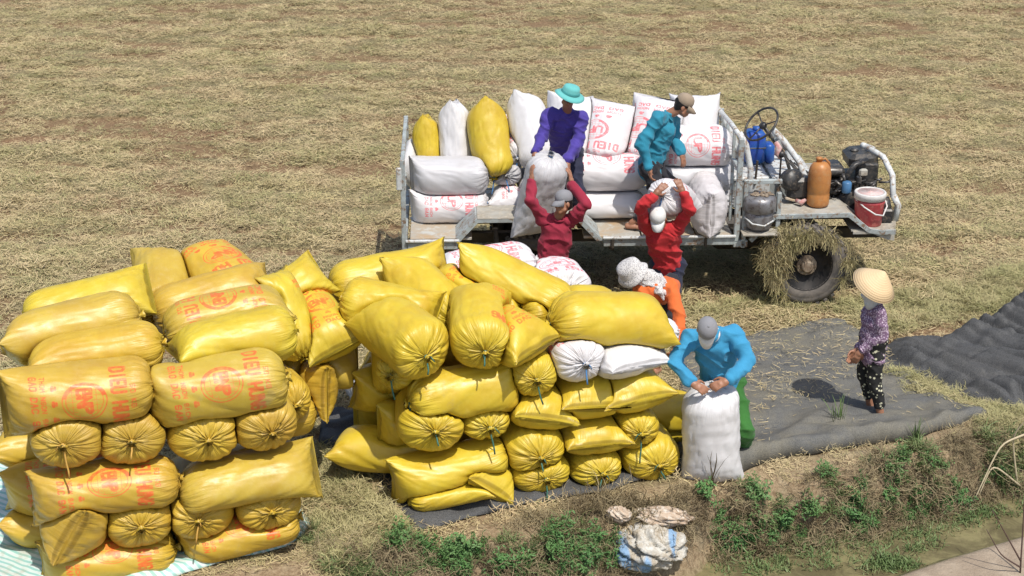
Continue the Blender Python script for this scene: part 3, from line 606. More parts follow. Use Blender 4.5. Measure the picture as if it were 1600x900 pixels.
plant(1112, 765, 0, 'lone yellowish grass blades in front of the standing white sack', [blade_mesh('tall_grass', MAT['dry'], 9, .03, (.25, .55), .010, (65, 88), .06, 331, .2)], 1.1)
plant(1030, 750, 0, 'sparse grass clump in front of the bottom right tied sack', tallg[2:3], .6)
plant(490, 835, 0, 'green grass clump at the foot of the left pile beside the pale tarpaulin', tallg[:1], .6)
# ---------------------------------------------------------------- grain sacks
class Sack:
    def __init__(s, C, T, L, a, b, roll, pa, mat, col, label, group, floor, sag, wr, knot, string, sewn, res, wx=.22, name='grain_sack', rings=0):
        s.__dict__.update(locals()); s.C = np.array(C, float); s.T = unit(T)
        if floor is not None and abs(s.T[2]) < .5: s.C[2] = max(s.C[2], floor + b * .86 + abs(s.T[2]) * L * .3)
        s.S = unit(np.cross(s.T, [0, 0, 1.])) if abs(s.T[2]) < .97 else unit(np.cross(s.T, [.0, 1., .0]))
        s.N = np.cross(s.S, s.T); s.R = math.hypot(L / 2, max(a, b) * 1.2)
    def prof(s, v):
        e = np.clip((v - .60) / .40, 0, 1); w = (1 - e ** 2.3) ** (1 / 2.3); w = np.maximum(w, .05)
        q = np.clip((-v - .36) / .64, 0, 1)
        if s.sewn: wx = 1 + s.wx * q ** 2; wz = np.maximum((1 - q ** 2.4) ** .5, .035)
        else:
            q = np.clip((-v - .6) / .4, 0, 1); wx = wz = np.maximum((1 - q ** 2.3) ** (1 / 2.3), .05)
        return w * wx, w * wz
    def f(s, p):
        d = p - s.C; y = d @ s.T; v = y / (s.L / 2); vc = np.clip(v, -1, 1)
        z = (d @ s.N + s.sag * v * v) / s.b; x = (d @ s.S) / s.a
        c, n = math.cos(s.roll), math.sin(s.roll); qx = x * c + z * n; qz = -x * n + z * c
        wx, wz = s.prof(vc); return np.sqrt((qx / wx) ** 2 + (qz / wz) ** 2) + np.maximum(np.abs(v) - 1, 0) * 25
    def base(s):
        NU, NV = s.res; t = np.linspace(-1, 1, NV); v = np.sin(t * math.pi / 2) * .72 + t * .28
        phi = s.pa - math.pi + 2 * math.pi * np.arange(NU) / NU
        Vv, Ph = np.meshgrid(v, phi, indexing='ij'); th = Ph - s.roll
        ct, st = np.cos(th), np.sin(th); e = .90
        cx = np.sign(ct) * np.abs(ct) ** e; cz = np.sign(st) * np.abs(st) ** e
        wx, wz = s.prof(Vv); qx, qz = cx * wx, cz * wz
        c, n = math.cos(s.roll), math.sin(s.roll)
        rr_ = np.random.default_rng(int(abs(s.C[0] * 31 + s.C[2] * 57 + s.C[1] * 11) * 100) % 9973); s.ox, s.oz, s.wr2 = rr_.uniform(-.16, .16), rr_.uniform(-.16, .12), rr_.uniform(.55, 1.1)
        sh_ = sstep(.55, 1, Vv); qx = qx + sh_ * s.ox; qz = qz + sh_ * s.oz
        x = (qx * c - qz * n) * s.a; z = (qx * n + qz * c) * s.b - s.sag * Vv * Vv
        y = Vv * s.L / 2
        q = np.clip((-Vv - .5) / .5, 0, 1)
        if s.sewn: y = y - .045 * np.abs(ct) ** 4 * q ** 2 + .02 * q ** 2
        w = np.sqrt(wx * wz); y = y - .035 * np.exp(-(w / .36) ** 2) * (Vv > .5)
        s.Vv, s.Ph, s.th = Vv, Ph, th
        s.P = s.C + x[..., None] * s.S + y[..., None] * s.T + z[..., None] * s.N
SACKS = []
def sack(C, T, L=1.0, a=.25, b=.21, roll=0, pa=0, mat='yellow', col=(1, 1, 1), label='', group='', floor=None, sag=0.0, wr=1.0, knot=True, string=None, sewn=True, res=(96, 42), wx=.22, name='grain_sack', rings=0):
    s = Sack(C, T, L, a, b, R(roll), R(pa), mat, col, label, group, floor, sag, wr, knot, string, sewn, res, wx, name, rings); SACKS.append(s); return s
def solve_sacks():
    for s in SACKS: s.base()
    for A in SACKS:
        NV, NU = A.Vv.shape; P = A.P.reshape(-1, 3); tt = np.ones(len(P))
        vc = np.clip(A.Vv.ravel(), -.62, .62)
        core = A.C + (vc * A.L / 2)[:, None] * A.T - (A.sag * vc * vc)[:, None] * A.N
        for B in SACKS:
            if B is A or np.linalg.norm(A.C - B.C) > A.R + B.R: continue
            fb = B.f(P); ins = np.where(fb < 1.0)[0]
            if len(ins) == 0: continue
            c = core[ins]; p = P[ins]; ts = np.linspace(1, .25, 26); best = np.full(len(ins), .25); done = np.zeros(len(ins), bool)
            for i, t in enumerate(ts):
                q = c + (p - c) * t; ok = (~done) & (A.f(q) <= B.f(q) + .0)
                best[ok] = t; done |= ok
                if done.all(): break
            tt[ins] = np.minimum(tt[ins], best)
        # soften the creases of the contact field
        t2 = tt.reshape(NV, NU)
        for _ in range(3):
            g = (np.roll(t2, 1, 1) + np.roll(t2, -1, 1) + np.vstack([t2[:1], t2[:-1]]) + np.vstack([t2[1:], t2[-1:]])) / 4
            t2 = np.minimum(t2 * .5 + g * .5, np.where(t2 < .999, t2 + .012, g))
        tt = t2.ravel()
        A.P2 = core + (P - core) * (tt * .995)[:, None]; A.tt = t2
    for A in SACKS:
        NV, NU = A.Vv.shape; P = A.P2.reshape(NV, NU, 3)
        for _ in range(2):
            g = (np.roll(P, 1, 1) + np.roll(P, -1, 1) + np.concatenate([P[:1], P[:-1]]) + np.concatenate([P[1:], P[-1:]])) / 4
            Q = P * .45 + g * .55; Q[0] = P[0]; Q[-1] = P[-1]; P = Q
        du = np.roll(P, -1, 1) - np.roll(P, 1, 1); dv = np.concatenate([P[1:], P[-1:]]) - np.concatenate([P[:1], P[:-1]])
        n = np.cross(dv, du); n /= np.maximum(np.linalg.norm(n, axis=2, keepdims=True), 1e-9)
        ctr = A.C + (A.Vv * A.L / 2)[..., None] * A.T
        sg = np.sign(np.sum(n * (P - ctr), axis=2, keepdims=True)); sg[sg == 0] = 1; n *= sg
        r = np.random.default_rng(int(abs(A.C[0] * 997 + A.C[1] * 131 + A.C[2] * 71) * 10) % 99991)
        # pleats that run into the knot
        k = 19; ang = (np.arange(k) + r.uniform(-.38, .38, k)) * 2 * math.pi / k; dep = r.uniform(.35, 1.3, k); st = r.uniform(.42, .78, k); wid = r.uniform(.05, .10, k)
        D = np.zeros_like(A.Vv)
        for i in range(k):
            d = np.angle(np.exp(1j * (A.Ph - ang[i]))); D -= dep[i] * np.exp(-(d / wid[i]) ** 2) * sstep(st[i], .96, A.Vv)
        D *= .019 * A.wr * A.wr2
        if A.sewn:
            k2 = 13; a2 = r.uniform(-math.pi, math.pi, k2)
            for i in range(k2):
                d = np.angle(np.exp(1j * (A.th - a2[i]))); D -= .007 * A.wr * r.uniform(.3, 1.2) * np.exp(-(d / .13) ** 2) * sstep(r.uniform(.45, .75), .99, -A.Vv)
        # slack lengthways folds and dents
        cx, cy = np.cos(A.Ph) * 1.3 + r.uniform(0, 50), np.sin(A.Ph) * 1.3 + A.Vv * 1.6
        D += A.wr * .014 * (fbm(cx * 1.6, cy * 1.6, 3, 2) - .5)
        rd = 1 - np.abs(2 * fbm(cx * 2.6, cy * 1.5 + 9, 8, 3) - 1); D -= A.wr * .007 * sstep(.84, .99, rd)
        if A.rings:
            rg = 1 - np.abs(2 * fbm(np.cos(A.Ph) * 1.1 + 7, A.Vv * 13 + np.sin(A.Ph) * 1.2, 21, 3) - 1); D += A.rings * .016 * (rg ** 3 - .4) * sstep(.95, .6, np.abs(A.Vv))
        P = P + n * D[..., None]
        if A.floor is not None:
            lo = A.floor + .004; P[..., 2] = np.where(P[..., 2] < lo, lo + (P[..., 2] - lo) * .03, P[..., 2])
        # mesh
        F = []; idx = np.arange(NV * NU).reshape(NV, NU); nx = np.roll(idx, -1, 1)
        q = np.stack([idx[:-1], nx[:-1], nx[1:], idx[1:]], -1).reshape(-1, 4)
        u0 = np.arange(NU) / NU; u1 = (np.arange(NU) + 1) / NU; vv = (A.Vv[:, 0] + 1) / 2
        U0, VV = np.meshgrid(u0, vv); U1, _ = np.meshgrid(u1, vv)
        uv = np.stack([np.stack([U0[:-1], VV[:-1]], -1), np.stack([U1[:-1], VV[:-1]], -1), np.stack([U1[1:], VV[1:]], -1), np.stack([U0[1:], VV[1:]], -1)], 2).reshape(-1, 2)
        # orient outward
        V = P.reshape(-1, 3); org = A.C.copy(); me_V = V - org
        caps0 = list(range(NU)); me = bpy.data.meshes.new(A.name)
        f0 = q[len(q) // 2]; nrm = np.cross(V[f0[1]] - V[f0[0]], V[f0[2]] - V[f0[0]])
        if np.dot(nrm, V[f0[0]] - ctr.reshape(-1, 3)[f0[0]]) < 0: q = q[:, ::-1]; uv = uv.reshape(-1, 4, 2)[:, ::-1].reshape(-1, 2)
        me.vertices.add(len(V)); me.vertices.foreach_set('co', me_V.ravel()); nf = len(q)
        loops = np.concatenate([q.ravel(), idx[0], idx[-1][::-1]]).astype(np.int32)
        me.loops.add(len(loops)); me.loops.foreach_set('vertex_index', loops)
        starts = np.concatenate([np.arange(0, nf * 4, 4), [nf * 4, nf * 4 + NU]]).astype(np.int32)
        me.polygons.add(nf + 2); me.polygons.foreach_set('loop_start', starts); me.update(calc_edges=True)
        uvl = me.uv_layers.new(name='UVMap'); uva = np.zeros((len(loops), 2)); uva[:nf * 4] = uv; uva[nf * 4:nf * 4 + NU] = (.5, 0); uva[nf * 4 + NU:] = (.5, 1)
        uvl.data.foreach_set('uv', uva.ravel()); me.polygons.foreach_set('use_smooth', [True] * len(me.polygons))
        me.materials.append(MAT[A.mat]); me.validate(); me.update()
        o = bpy.data.objects.new(A.name, me); COL.objects.link(o); o.location = org; o.color = (*A.col, 1)
        tagp(o, A.label, 'sack', A.group); A.obj = o
        tip = P[-1].mean(0); A.tip = tip
        if A.knot:
            M = Matrix((A.S, A.N, A.T)).transposed()
            kn = bpy.data.objects.new('knot', KNOT['white' if 'white' in A.mat else 'yellow']); COL.objects.link(kn); kn.parent = o
            kn.matrix_local = Matrix.Translation(Vector(tip - org)) @ M.to_4x4() @ Matrix.Rotation(r.uniform(0, 6.28), 4, 'Z'); kn.color = (*A.col, 1)
        if A.string and (A.string != 'orange' or r.uniform() < .62) and r.uniform() < .9:
            mb = MB(); p0 = tip + A.T * .018; side = unit([A.T[0] * .6 + r.uniform(-.9, .9), A.T[1], 0])
            ln = r.uniform(.08, .26); pts = [p0 + side * (.02 + .05 * math.sin(t * 1.6)) * 1.0 * t + np.array([r.uniform(-.006, .006) * t, 0, -ln * t ** 1.3]) for t in np.linspace(0, 1, 6)]
            if A.floor is not None: pts = [np.array([p[0], p[1], max(p[2], A.floor + .02)]) for p in pts]
            mb.tube(pts, .0075, 5); p1 = p0 + np.array([r.uniform(-.07, .07), 0, 0]) + side * .03; mb.tube([p0, (p0 + p1) / 2 + np.array([0, 0, .015]), p1 + np.array([0, 0, -.03])], .0055, 5)
            mb.lathe([(.012, -.006), (.021, -.004), (.021, .004), (.012, .006)], c=tuple(tip + A.T * .012), M=Matrix((A.S, A.N, A.T)).transposed(), n=10)
            mesh_obj('tie_string', mb.V, mb.F, MAT['string_' + A.string], o, True)
KNOT = {}
def make_knots():
    for nm, mt in (('yellow', 'yellow'), ('white', 'white')):
        V = []; F = []; n = 22; rr = np.random.default_rng(5); j = rr.uniform(.6, 1.3, n)
        for i, (z, r_) in enumerate([(-.03, .035), (0, .015), (.014, .013), (.03, .024), (.05, .037)]):
            for k in range(n):
                a = 2 * math.pi * k / n; q = r_ * (1 + (.35 * (j[k] - 1) + .22 * (-1) ** k) * (i >= 2)); V.append((q * math.cos(a), q * math.sin(a), z + (.012 * (j[k] - 1) * 2 if i == 4 else 0)))
        for i in range(4):
            for k in range(n): F.append((i * n + k, i * n + (k + 1) % n, (i + 1) * n + (k + 1) % n, (i + 1) * n + k))
        F.append(tuple(range(4 * n, 5 * n)))
        me = bpy.data.meshes.new('knot'); me.from_pydata(V, [], F); me.materials.append(MAT[mt]); me.polygons.foreach_set('use_smooth', [True] * len(F)); me.update(); KNOT[nm] = me
make_knots()

class Pile:
    """a stack whose front face stands over the ground line p0-p1"""
    def __init__(s, a, b, group, floor=0.0, string=None):
        s.p0 = at(*a); s.p1 = at(*b); s.e = unit(s.p1 - s.p0); s.n = np.array([-s.e[1], s.e[0], 0]); s.group = group; s.floor = floor; s.string = string
    def pt(s, px, py, d): return on_plane(px, py, s.p0 + s.n * d, s.n)
    def dirn(s, yaw, pitch):              # yaw 0: along the face to the right, 90: into the pile
        y, p = R(yaw), R(pitch); return (s.e * math.cos(y) + s.n * math.sin(y)) * math.cos(p) + np.array([0, 0, math.sin(p)])
    def lie(s, px, py, d, label, yaw=0, pitch=0, **k):
        k.setdefault('floor', s.floor); k.setdefault('string', None)
        return sack(s.pt(px, py, d), s.dirn(yaw, pitch), label=label, group=s.group, **k)
    def end(s, px, py, d, label, tied=True, yaw=-90, pitch=0, **k):   # px,py: middle of the end that faces us
        T = s.dirn(yaw, pitch); L = k.get('L', 1.0); F = s.pt(px, py, d)
        T = T if tied else -T; k.setdefault('floor', s.floor); k.setdefault('string', s.string if tied else None)
        return sack(F - (T if tied else -T) * (L / 2 - .02), T, label=label, group=s.group, **k)
Y1 = (1.02, .90, 1.0); Y2 = (.96, .84, 1.15); Y3 = (1.06, 1.06, .9); Y4 = (.93, .88, 1.25); WG = (.8, .8, .82); WW = (1.05, 1.05, 1.06)
g = 'yellow grain sacks piled at the left'
PL = Pile((70, 935), (490, 874), g, 0.0, 'orange')
l, e = PL.lie, PL.end
# bottom course
l(175, 900, .30, 'bottom front sack of the left pile, orange print, lying under the lone sewn-ended sack', L=1.08, a=.27, b=.17, roll=90, pa=50, mat='yellow_print', col=Y1)
l(378, 866, .30, 'bottom right sack of the left pile, sloping up to the right above the grass', pitch=8, L=1.0, a=.26, b=.17, roll=80, pa=60, mat='yellow_print', col=Y1)
l(285, 850, .95, 'bottom sack hidden deep behind the front row of the left pile', L=1.1, a=.3, b=.19, res=(48, 24), col=Y1)
# course of ends
e(110, 838, -.02, 'lower left corner sack of the left pile, sewn end with diagonal seam outward', tied=False, yaw=-104, a=.29, b=.25, roll=62, col=Y2, wx=.12)
e(217, 829, .0, 'tied sack end in the second course of the left pile, right of the diagonal seam', a=.275, b=.24, col=Y1)
e(319, 816, .02, 'tied sack end in the second course of the left pile, third from the left corner', a=.265, b=.23, col=Y1)
e(427, 803, .02, 'tied sack end at the lower right corner of the left pile beside the grass', a=.275, b=.235, col=Y1, yaw=-84)
# lying course
l(166, 759, .22, 'printed sack lying across the middle of the left pile front, flat sewn edge at left', L=1.16, a=.27, b=.205, roll=90, pa=42, mat='yellow_print', col=Y2, sag=.03)
l(384, 746, .22, 'plain sack across the middle of the left pile front, sharp corner at right', yaw=180, pitch=-3, L=1.13, a=.28, b=.20, roll=70, col=Y4, sag=.02)
# course of ends
e(104, 697, -.02, 'leftmost tied sack end in the upper course of the left pile', a=.285, b=.26, col=Y2, yaw=-96)
e(207, 694, .02, 'second tied sack end from left in the upper course of the left pile', a=.28, b=.255, col=Y2)
e(320, 689, .02, 'third tied sack end in the upper course of the left pile, long orange string hanging', a=.285, b=.25, col=Y1)
e(423, 681, .02, 'rightmost tied sack end in the upper course of the left pile, body rising behind it', a=.26, b=.24, col=Y2, pitch=-10, yaw=-82)
# top front
l(126, 616, .24, 'left of two big printed sacks on the top front edge of the left pile', L=1.15, a=.27, b=.255, roll=82, pa=12, mat='yellow_print', col=Y2, sag=.01)
l(340, 605, .24, 'right of two big printed sacks on the top front edge of the left pile', pitch=4, L=1.12, a=.27, b=.255, roll=80, pa=30, mat='yellow_print', col=Y4, sag=.01)
# upper surface, row by row
l(150, 556, .66, 'sack lying just behind the top left printed sack of the left pile', pitch=5, L=1.08, a=.24, b=.22, roll=10, pa=90, col=Y1)
l(368, 534, .64, 'bright plain sack lying just behind the top right printed sack of the left pile', yaw=8, pitch=3, L=1.02, a=.25, b=.23, roll=10, col=Y3)
l(114, 517, 1.05, 'wide dull sack at the left edge of the left pile top', yaw=6, pitch=6, L=1.12, a=.25, b=.25, roll=30, pa=110, col=(.95, .88, 1.3))
l(352, 500, 1.06, 'sack with faded orange print lying in the third row of the left pile top', yaw=183, pitch=-6, L=1.06, a=.25, b=.24, roll=0, pa=98, mat='yellow_print', col=Y4)
l(135, 474, 1.48, 'sack ending in a raised pointed corner at the back left of the left pile', yaw=180, pitch=-8, L=1.06, a=.23, b=.20, roll=40, col=Y3)
l(330, 468, 1.50, 'long sack in the fourth row of the left pile top, gathered at left', yaw=184, pitch=-9, L=1.06, a=.23, b=.22, roll=20, col=Y2)
l(253, 450, 1.92, 'dull plain sack at the very back of the left pile, beside the printed one', yaw=-100, pitch=-16, L=.88, a=.27, b=.24, roll=20, col=(.92, .85, 1.25), res=(96, 42))
l(345, 432, 1.95, 'rounded sack with curved orange lettering at the back of the left pile', yaw=-66, pitch=-10, L=.85, a=.30, b=.25, roll=0, pa=90, mat='yellow_print', col=Y1)
l(440, 465, 1.75, 'pale yellow sack with a crumpled top end at the back right of the left pile', yaw=200, pitch=-20, L=.9, a=.22, b=.2, roll=40, col=Y3)
l(448, 492, 1.35, 'slim bright sack standing on end at the right side of the left pile', yaw=-60, pitch=-55, L=.8, a=.2, b=.18, roll=10, pa=170, mat='yellow_print', col=Y3)
# right flank of the left pile
l(498, 505, 1.45, 'bulging sack overhanging the gap between both piles, sewn seam along its lower edge', yaw=105, pitch=14, L=.85, a=.25, b=.22, roll=20, pa=90, mat='yellow_print', col=Y3)
l(478, 575, 1.5, 'sack lying low in the right flank of the left pile, below the overhanging one', yaw=178, pitch=0, L=.95, a=.25, b=.2, roll=50, col=Y4)
e(509, 615, 1.02, 'sack end with a gathered central seam low in the gap beside the left pile', tied=False, L=.9, yaw=-80, a=.18, b=.22, roll=86, col=Y1)
e(463, 634, .78, 'small rounded sack end tucked low behind the right corner of the left pile', tied=True, L=.9, yaw=-75, a=.19, b=.21, col=Y1, string=None)
l(405, 640, 1.2, 'sack filling the right flank of the left pile behind the tied ends', L=1.0, a=.3, b=.25, res=(48, 24), col=Y1)
l(395, 745, 1.25, 'sack low in the shaded right flank of the left pile', L=.9, a=.3, b=.25, res=(48, 24), col=Y1)
# left flank
l(95, 690, 1.2, 'sack with a corner sticking out of the left flank of the left pile', L=1.1, a=.24, b=.2, roll=20, col=Y1)
l(110, 755, .88, 'sack with printed shaded end low in the left flank of the left pile', L=1.05, a=.25, b=.24, roll=60, pa=40, mat='yellow_print', col=Y2)
l(112, 825, .92, 'bottom sack in the left flank of the left pile, resting on the pale tarpaulin', L=1.1, a=.26, b=.2, roll=40, col=Y1)

g = 'yellow grain sacks piled in the middle'
PM = Pile((625, 812), (1065, 752), g, 0.0, 'green')
l, e = PM.lie, PM.end
e0 = e
def e(*q, **k): k['a'] = k.get('a', .25) * 1.07; k['b'] = k.get('b', .21) * 1.09; return e0(*q, **k)
Y5 = (1.08, 1.04, .8)
e(1026, 724, .0, 'bottom right tied sack of the middle pile, next to the standing white sack', a=.25, b=.20, col=Y5)
e(938, 741, .02, 'small tied sack end at the bottom of the middle pile, second from right', a=.225, b=.165, col=Y5)
e(852, 752, .0, 'bottom tied sack end half covered by a larger one in the middle pile', a=.25, b=.17, col=Y5)
l(698, 789, .20, 'thin sack at the very bottom left of the middle pile on the black net', yaw=176, pitch=-7, L=.72, a=.25, b=.13, roll=8, col=Y5)
e(766, 772, -.02, 'sack in the lowest course of the middle pile with a seam running diagonally down', tied=False, a=.23, b=.20, roll=-42, col=Y5, wx=.1)
l(703, 736, .24, 'bent sack draped across the lower middle pile with two sharp corners at left', pitch=7, L=1.06, a=.25, b=.21, roll=80, col=Y5, sag=-.045, knot=True)
e(842, 714, .0, 'big tied sack end in the second course of the middle pile', a=.255, b=.21, col=Y5)
e(676, 678, .0, 'wide tied sack end above the bent sack at the left corner of the middle pile', a=.27, b=.225, col=Y5, yaw=-97)
e(764, 665, .03, 'small tied sack end wedged under the big smooth sack of the middle pile', a=.21, b=.16, col=Y5)
l(724, 613, .24, 'big smooth sack lying across the front of the middle pile, knot at its left end', yaw=180, pitch=-3, L=1.0, a=.24, b=.24, roll=85, col=Y5, string='green')
e(854, 655, .0, 'sack with its seam slanting down to right in the middle pile front', tied=False, a=.265, b=.175, roll=-22, col=Y5, wx=.14)
e(840, 594, .02, 'round tied sack end just below the printed top sack of the middle pile', a=.215, b=.19, col=Y5)
e(938, 696, .0, 'crescent shaped sewn sack end in the lower right of the middle pile', tied=False, a=.27, b=.16, roll=-4, col=Y5, wx=.12)
e(932, 636, .02, 'sewn sack end under the white tied sack of the middle pile', tied=False, a=.28, b=.19, roll=-8, col=Y5, wx=.12)
e(1003, 682, .03, 'tied sack end right of the crescent shaped one in the middle pile', a=.20, b=.18, col=Y5)
e(1000, 626, .0, 'yellow sewn sack end right under the white sewn one in the middle pile', tied=False, a=.27, b=.19, roll=10, col=Y5, wx=.22)
e(911, 571, .0, 'white tied sack end with pink print and a blue string in the middle pile', a=.23, b=.20, mat='white_print', pa=60, col=WW, string='blue')
e(1000, 572, .0, 'white sack with a sewn end and yellow corner at the right of the middle pile', tied=False, yaw=-68, a=.30, b=.16, roll=-12, mat='white', col=WW, wx=.12)
l(1020, 648, .75, 'sack showing only its end at the right flank of the middle pile', L=.9, a=.24, b=.19, res=(48, 24), col=Y5)
l(1010, 712, .8, 'sack behind the bottom right corner of the middle pile', L=.9, a=.24, b=.19, res=(48, 24), col=Y5)
# top of the middle pile
e(672, 556, -.02, 'round tied sack on the upper left corner of the middle pile front', yaw=-70, pitch=-5, L=.85, a=.255, b=.25, col=Y5)
e(752, 548, -.04, 'sack with an orange flank and its knot toward us atop the middle pile', yaw=-102, pitch=-10, L=.88, a=.25, b=.23, mat='yellow_print', pa=170, col=Y5)
e(838, 545, .0, 'sack with rows of faded orange print, sewn edge hanging over the middle pile front', tied=False, yaw=-55, pitch=-8, L=.92, a=.25, b=.21, roll=5, pa=90, mat='yellow_print', col=Y5)
l(950, 503, .36, 'huge sack lying on the right of the middle pile top, pointed sewn corner at right', yaw=182, pitch=8, L=1.12, a=.27, b=.26, roll=14, col=Y5, string='green')
l(890, 482, .75, 'sack lying right behind the huge one on the middle pile top', yaw=182, pitch=6, L=.95, a=.24, b=.2, roll=14, col=Y5)
l(806, 449, .95, 'sack lying diagonally on the middle pile top with its square sewn end raised', yaw=-38, pitch=-17, L=1.15, a=.25, b=.23, roll=62, col=Y5, string='green')
l(607, 486, .78, 'sack with a long ridge seam on the upper left of the middle pile', yaw=150, pitch=8, L=.85, a=.25, b=.24, roll=50, col=Y5)
l(668, 460, 1.05, 'plump sack with a pointed top and green tied knot on the middle pile', yaw=-62, pitch=-18, L=.85, a=.25, b=.23, roll=40, col=Y5, string='green')
l(748, 462, 1.05, 'sack covered in orange lettering between two plain ones on the middle pile top', yaw=-35, pitch=-12, L=.95, a=.25, b=.21, roll=0, pa=90, mat='yellow_print', col=Y5)
l(606, 434, 1.55, 'long sack at the back left of the middle pile, pinched at right', yaw=180, pitch=-5, L=1.12, a=.25, b=.23, roll=70, col=Y5)
l(757, 415, 2.0, 'white sack lying at the back of the middle pile beneath the truck bed', yaw=2, pitch=3, L=1.0, a=.24, b=.19, roll=20, pa=80, mat='white_print', col=WW)
e(883, 462, 1.5, 'white sack with a pink printed rim behind the huge yellow sack', yaw=-90, pitch=0, L=.6, a=.28, b=.22, mat='white_print', pa=90, col=WW)
l(1020, 522, 1.15, 'small white sack below the orange shirted worker and the huge yellow sack', yaw=10, L=.5, a=.14, b=.13, mat='white', col=WW)
l(820, 500, 1.1, 'sack buried under the top layer of the middle pile', L=1.1, a=.3, b=.28, res=(48, 24), col=Y5)
l(930, 590, 1.3, 'sack buried in the back of the middle pile', L=1.1, a=.3, b=.3, res=(48, 24), col=Y5)
l(690, 560, 1.2, 'sack buried under the left part of the middle pile', L=1.1, a=.3, b=.28, res=(48, 24), col=Y5)
# left flank of the middle pile (ends that face left)
l(615, 548, .85, 'sack with upright orange print in the left flank of the middle pile, square top', yaw=-100, pitch=-74, L=.75, a=.2, b=.2, roll=0, pa=185, mat='yellow_print', col=Y5)
e(612, 590, .22, 'small tied sack tail in the left flank of the middle pile', yaw=-120, L=.8, a=.16, b=.15, col=Y5)
l(640, 570, 1.45, 'sack in the shaded upper left flank of the middle pile', L=.9, a=.22, b=.24, roll=30, col=Y5)
l(628, 600, .95, 'sack in the middle of the left flank with a folded corner', L=.9, a=.22, b=.22, roll=60, col=Y5)
l(622, 640, 1.25, 'oval sewn sack end low in the shaded left flank of the middle pile', L=.8, a=.2, b=.26, roll=84, col=Y5)
l(655, 655, .62, 'creased sack end in the left flank of the middle pile near the front corner', L=.75, a=.22, b=.21, roll=70, col=Y5)
l(608, 702, .72, 'pointed sack on the black net at the left foot of the middle pile', yaw=-22, L=1.0, a=.24, b=.2, roll=10, col=Y5)
l(610, 612, 1.75, 'white sack glimpsed in the back left flank of the middle pile', L=.8, a=.2, b=.2, mat='white', col=WW)
# ---------------------------------------------------------------- the home made farm truck
MAT['frame'] = worn('pale_blue_worn_steel', (.42, .47, .47), (.31, .33, .32), .6, 5, .1, (.22, .15, .10), bmp=.5)
MAT['frame_w'] = worn('white_painted_tube', (.60, .62, .61), (.46, .46, .44), .5, 5, 0, (.30, .22, .16), bmp=.3, tmix=(.45, .75))
MAT['plate'] = worn('rusty_floor_plate', (.42, .40, .35), (.46, .33, .20), .65, 2.6, .1, (.50, .50, .46), bmp=.4)
MAT['plate2'] = worn('dusty_fender_plate', (.40, .39, .35), (.33, .29, .23), .75, 5, 0, (.46, .42, .34), bmp=.4)
MAT['chassis'] = worn('dark_greasy_steel', (.045, .04, .036), (.08, .065, .05), .6, 6, .3)
MAT['tyre'] = worn('dusty_tyre_rubber', (.075, .07, .066), (.16, .14, .12), .85, 5, bmp=.4)
MAT['rim'] = worn('dirty_dark_rim', (.010, .010, .010), (.028, .024, .022), .6, 8, .3)
MAT['hub'] = worn('rusty_hub', (.22, .16, .11), (.33, .27, .2), .7, 12, .3)
MAT['black'] = worn('black_engine_paint', (.025, .026, .028), (.06, .058, .055), .4, 8, .1, (.12, .10, .08))
MAT['greasy'] = worn('engine_metal', (.09, .085, .08), (.17, .16, .15), .4, 14, .6, (.05, .04, .03))
MAT['blueflt'] = flat('blue_filter', (.07, .18, .34), .4)
TX, TY, TYAW = -1.17, 16.8, R(2.2)
MAT['ragred'] = worn('faded_red_rag', (.50, .22, .20), (.55, .45, .42), .9, 20)
truck = empty('farm_truck', (TX, TY, 0), TYAW, label='home made flatbed farm truck with pale steel frame, open engine and steering wheel', cat='truck')
FZ = .80                                        # bed floor
def part(name, mb, mat, parent=truck, smooth=False): return mb.build(name, MAT[mat], parent, smooth)
BL, BW = 3.68, 1.75
# bed floor: separate plates with seams
for i, (a, b) in enumerate(((0.03, .72), (1.98, 2.62), (2.64, 3.24), (3.26, 3.66))):
    part('floor_plate', MB().box(((a + b) / 2, BW / 2, FZ - .015), (b - a, BW - .06, .03), bev=.004), 'plate')
part('floor_plate', MB().box((1.35, BW / 2 + .28, FZ - .017), (1.25, BW - .62, .03), bev=.004), 'plate')
# wheel arch that rises above the floor edge
part('wheel_arch', MB().prism([(.50, .76), (.76, 1.03), (1.94, 1.03), (2.20, .76), (2.12, .76), (1.91, .99), (.79, .99), (.58, .76)], -.02, .42), 'frame')
part('wheel_arch_top', MB().box((1.35, .2, 1.037), (1.14, .44, .014), bev=.004), 'plate2')
# side rails: near and far
part('side_rail', MB().box((.28, -.005, .735), (.56, .05, .11), bev=.008), 'frame')
part('side_rail', MB().box((2.94, -.005, .745), (1.48, .05, .11), bev=.008), 'frame')
part('rail_lip', MB().box((2.94, -.04, .80), (1.50, .04, .025), bev=.005), 'frame_w')
part('rail_lip', MB().box((.28, -.04, .79), (.60, .04, .025), bev=.005), 'frame_w')
for x in (2.30, 2.85, 3.35): part('rail_bracket', MB().box((x, -.045, .745), (.03, .03, .13), bev=.004), 'chassis')
part('side_rail', MB().box((BL / 2, BW + .02, .745), (BL, .05, .11), bev=.008), 'frame')
part('tail_rail', MB().box((-.03, BW / 2, .745), (.05, BW, .11), bev=.008), 'frame')
# tail gate frame
for y in (0.0, BW): part('tail_post', MB().box((-.035, y, 1.20), (.055, .05, 1.06), bev=.006), 'frame')
part('tail_bar', MB().box((-.035, BW / 2, 1.70), (.045, BW - .06, .05), bev=.006), 'frame')
part('tail_bar', MB().box((-.035, BW / 2, 1.25), (.04, BW - .06, .04), bev=.006), 'frame')
part('tail_hook', MB().box((-.075, -.035, 1.52), (.06, .04, .26), bev=.012), 'frame_w')
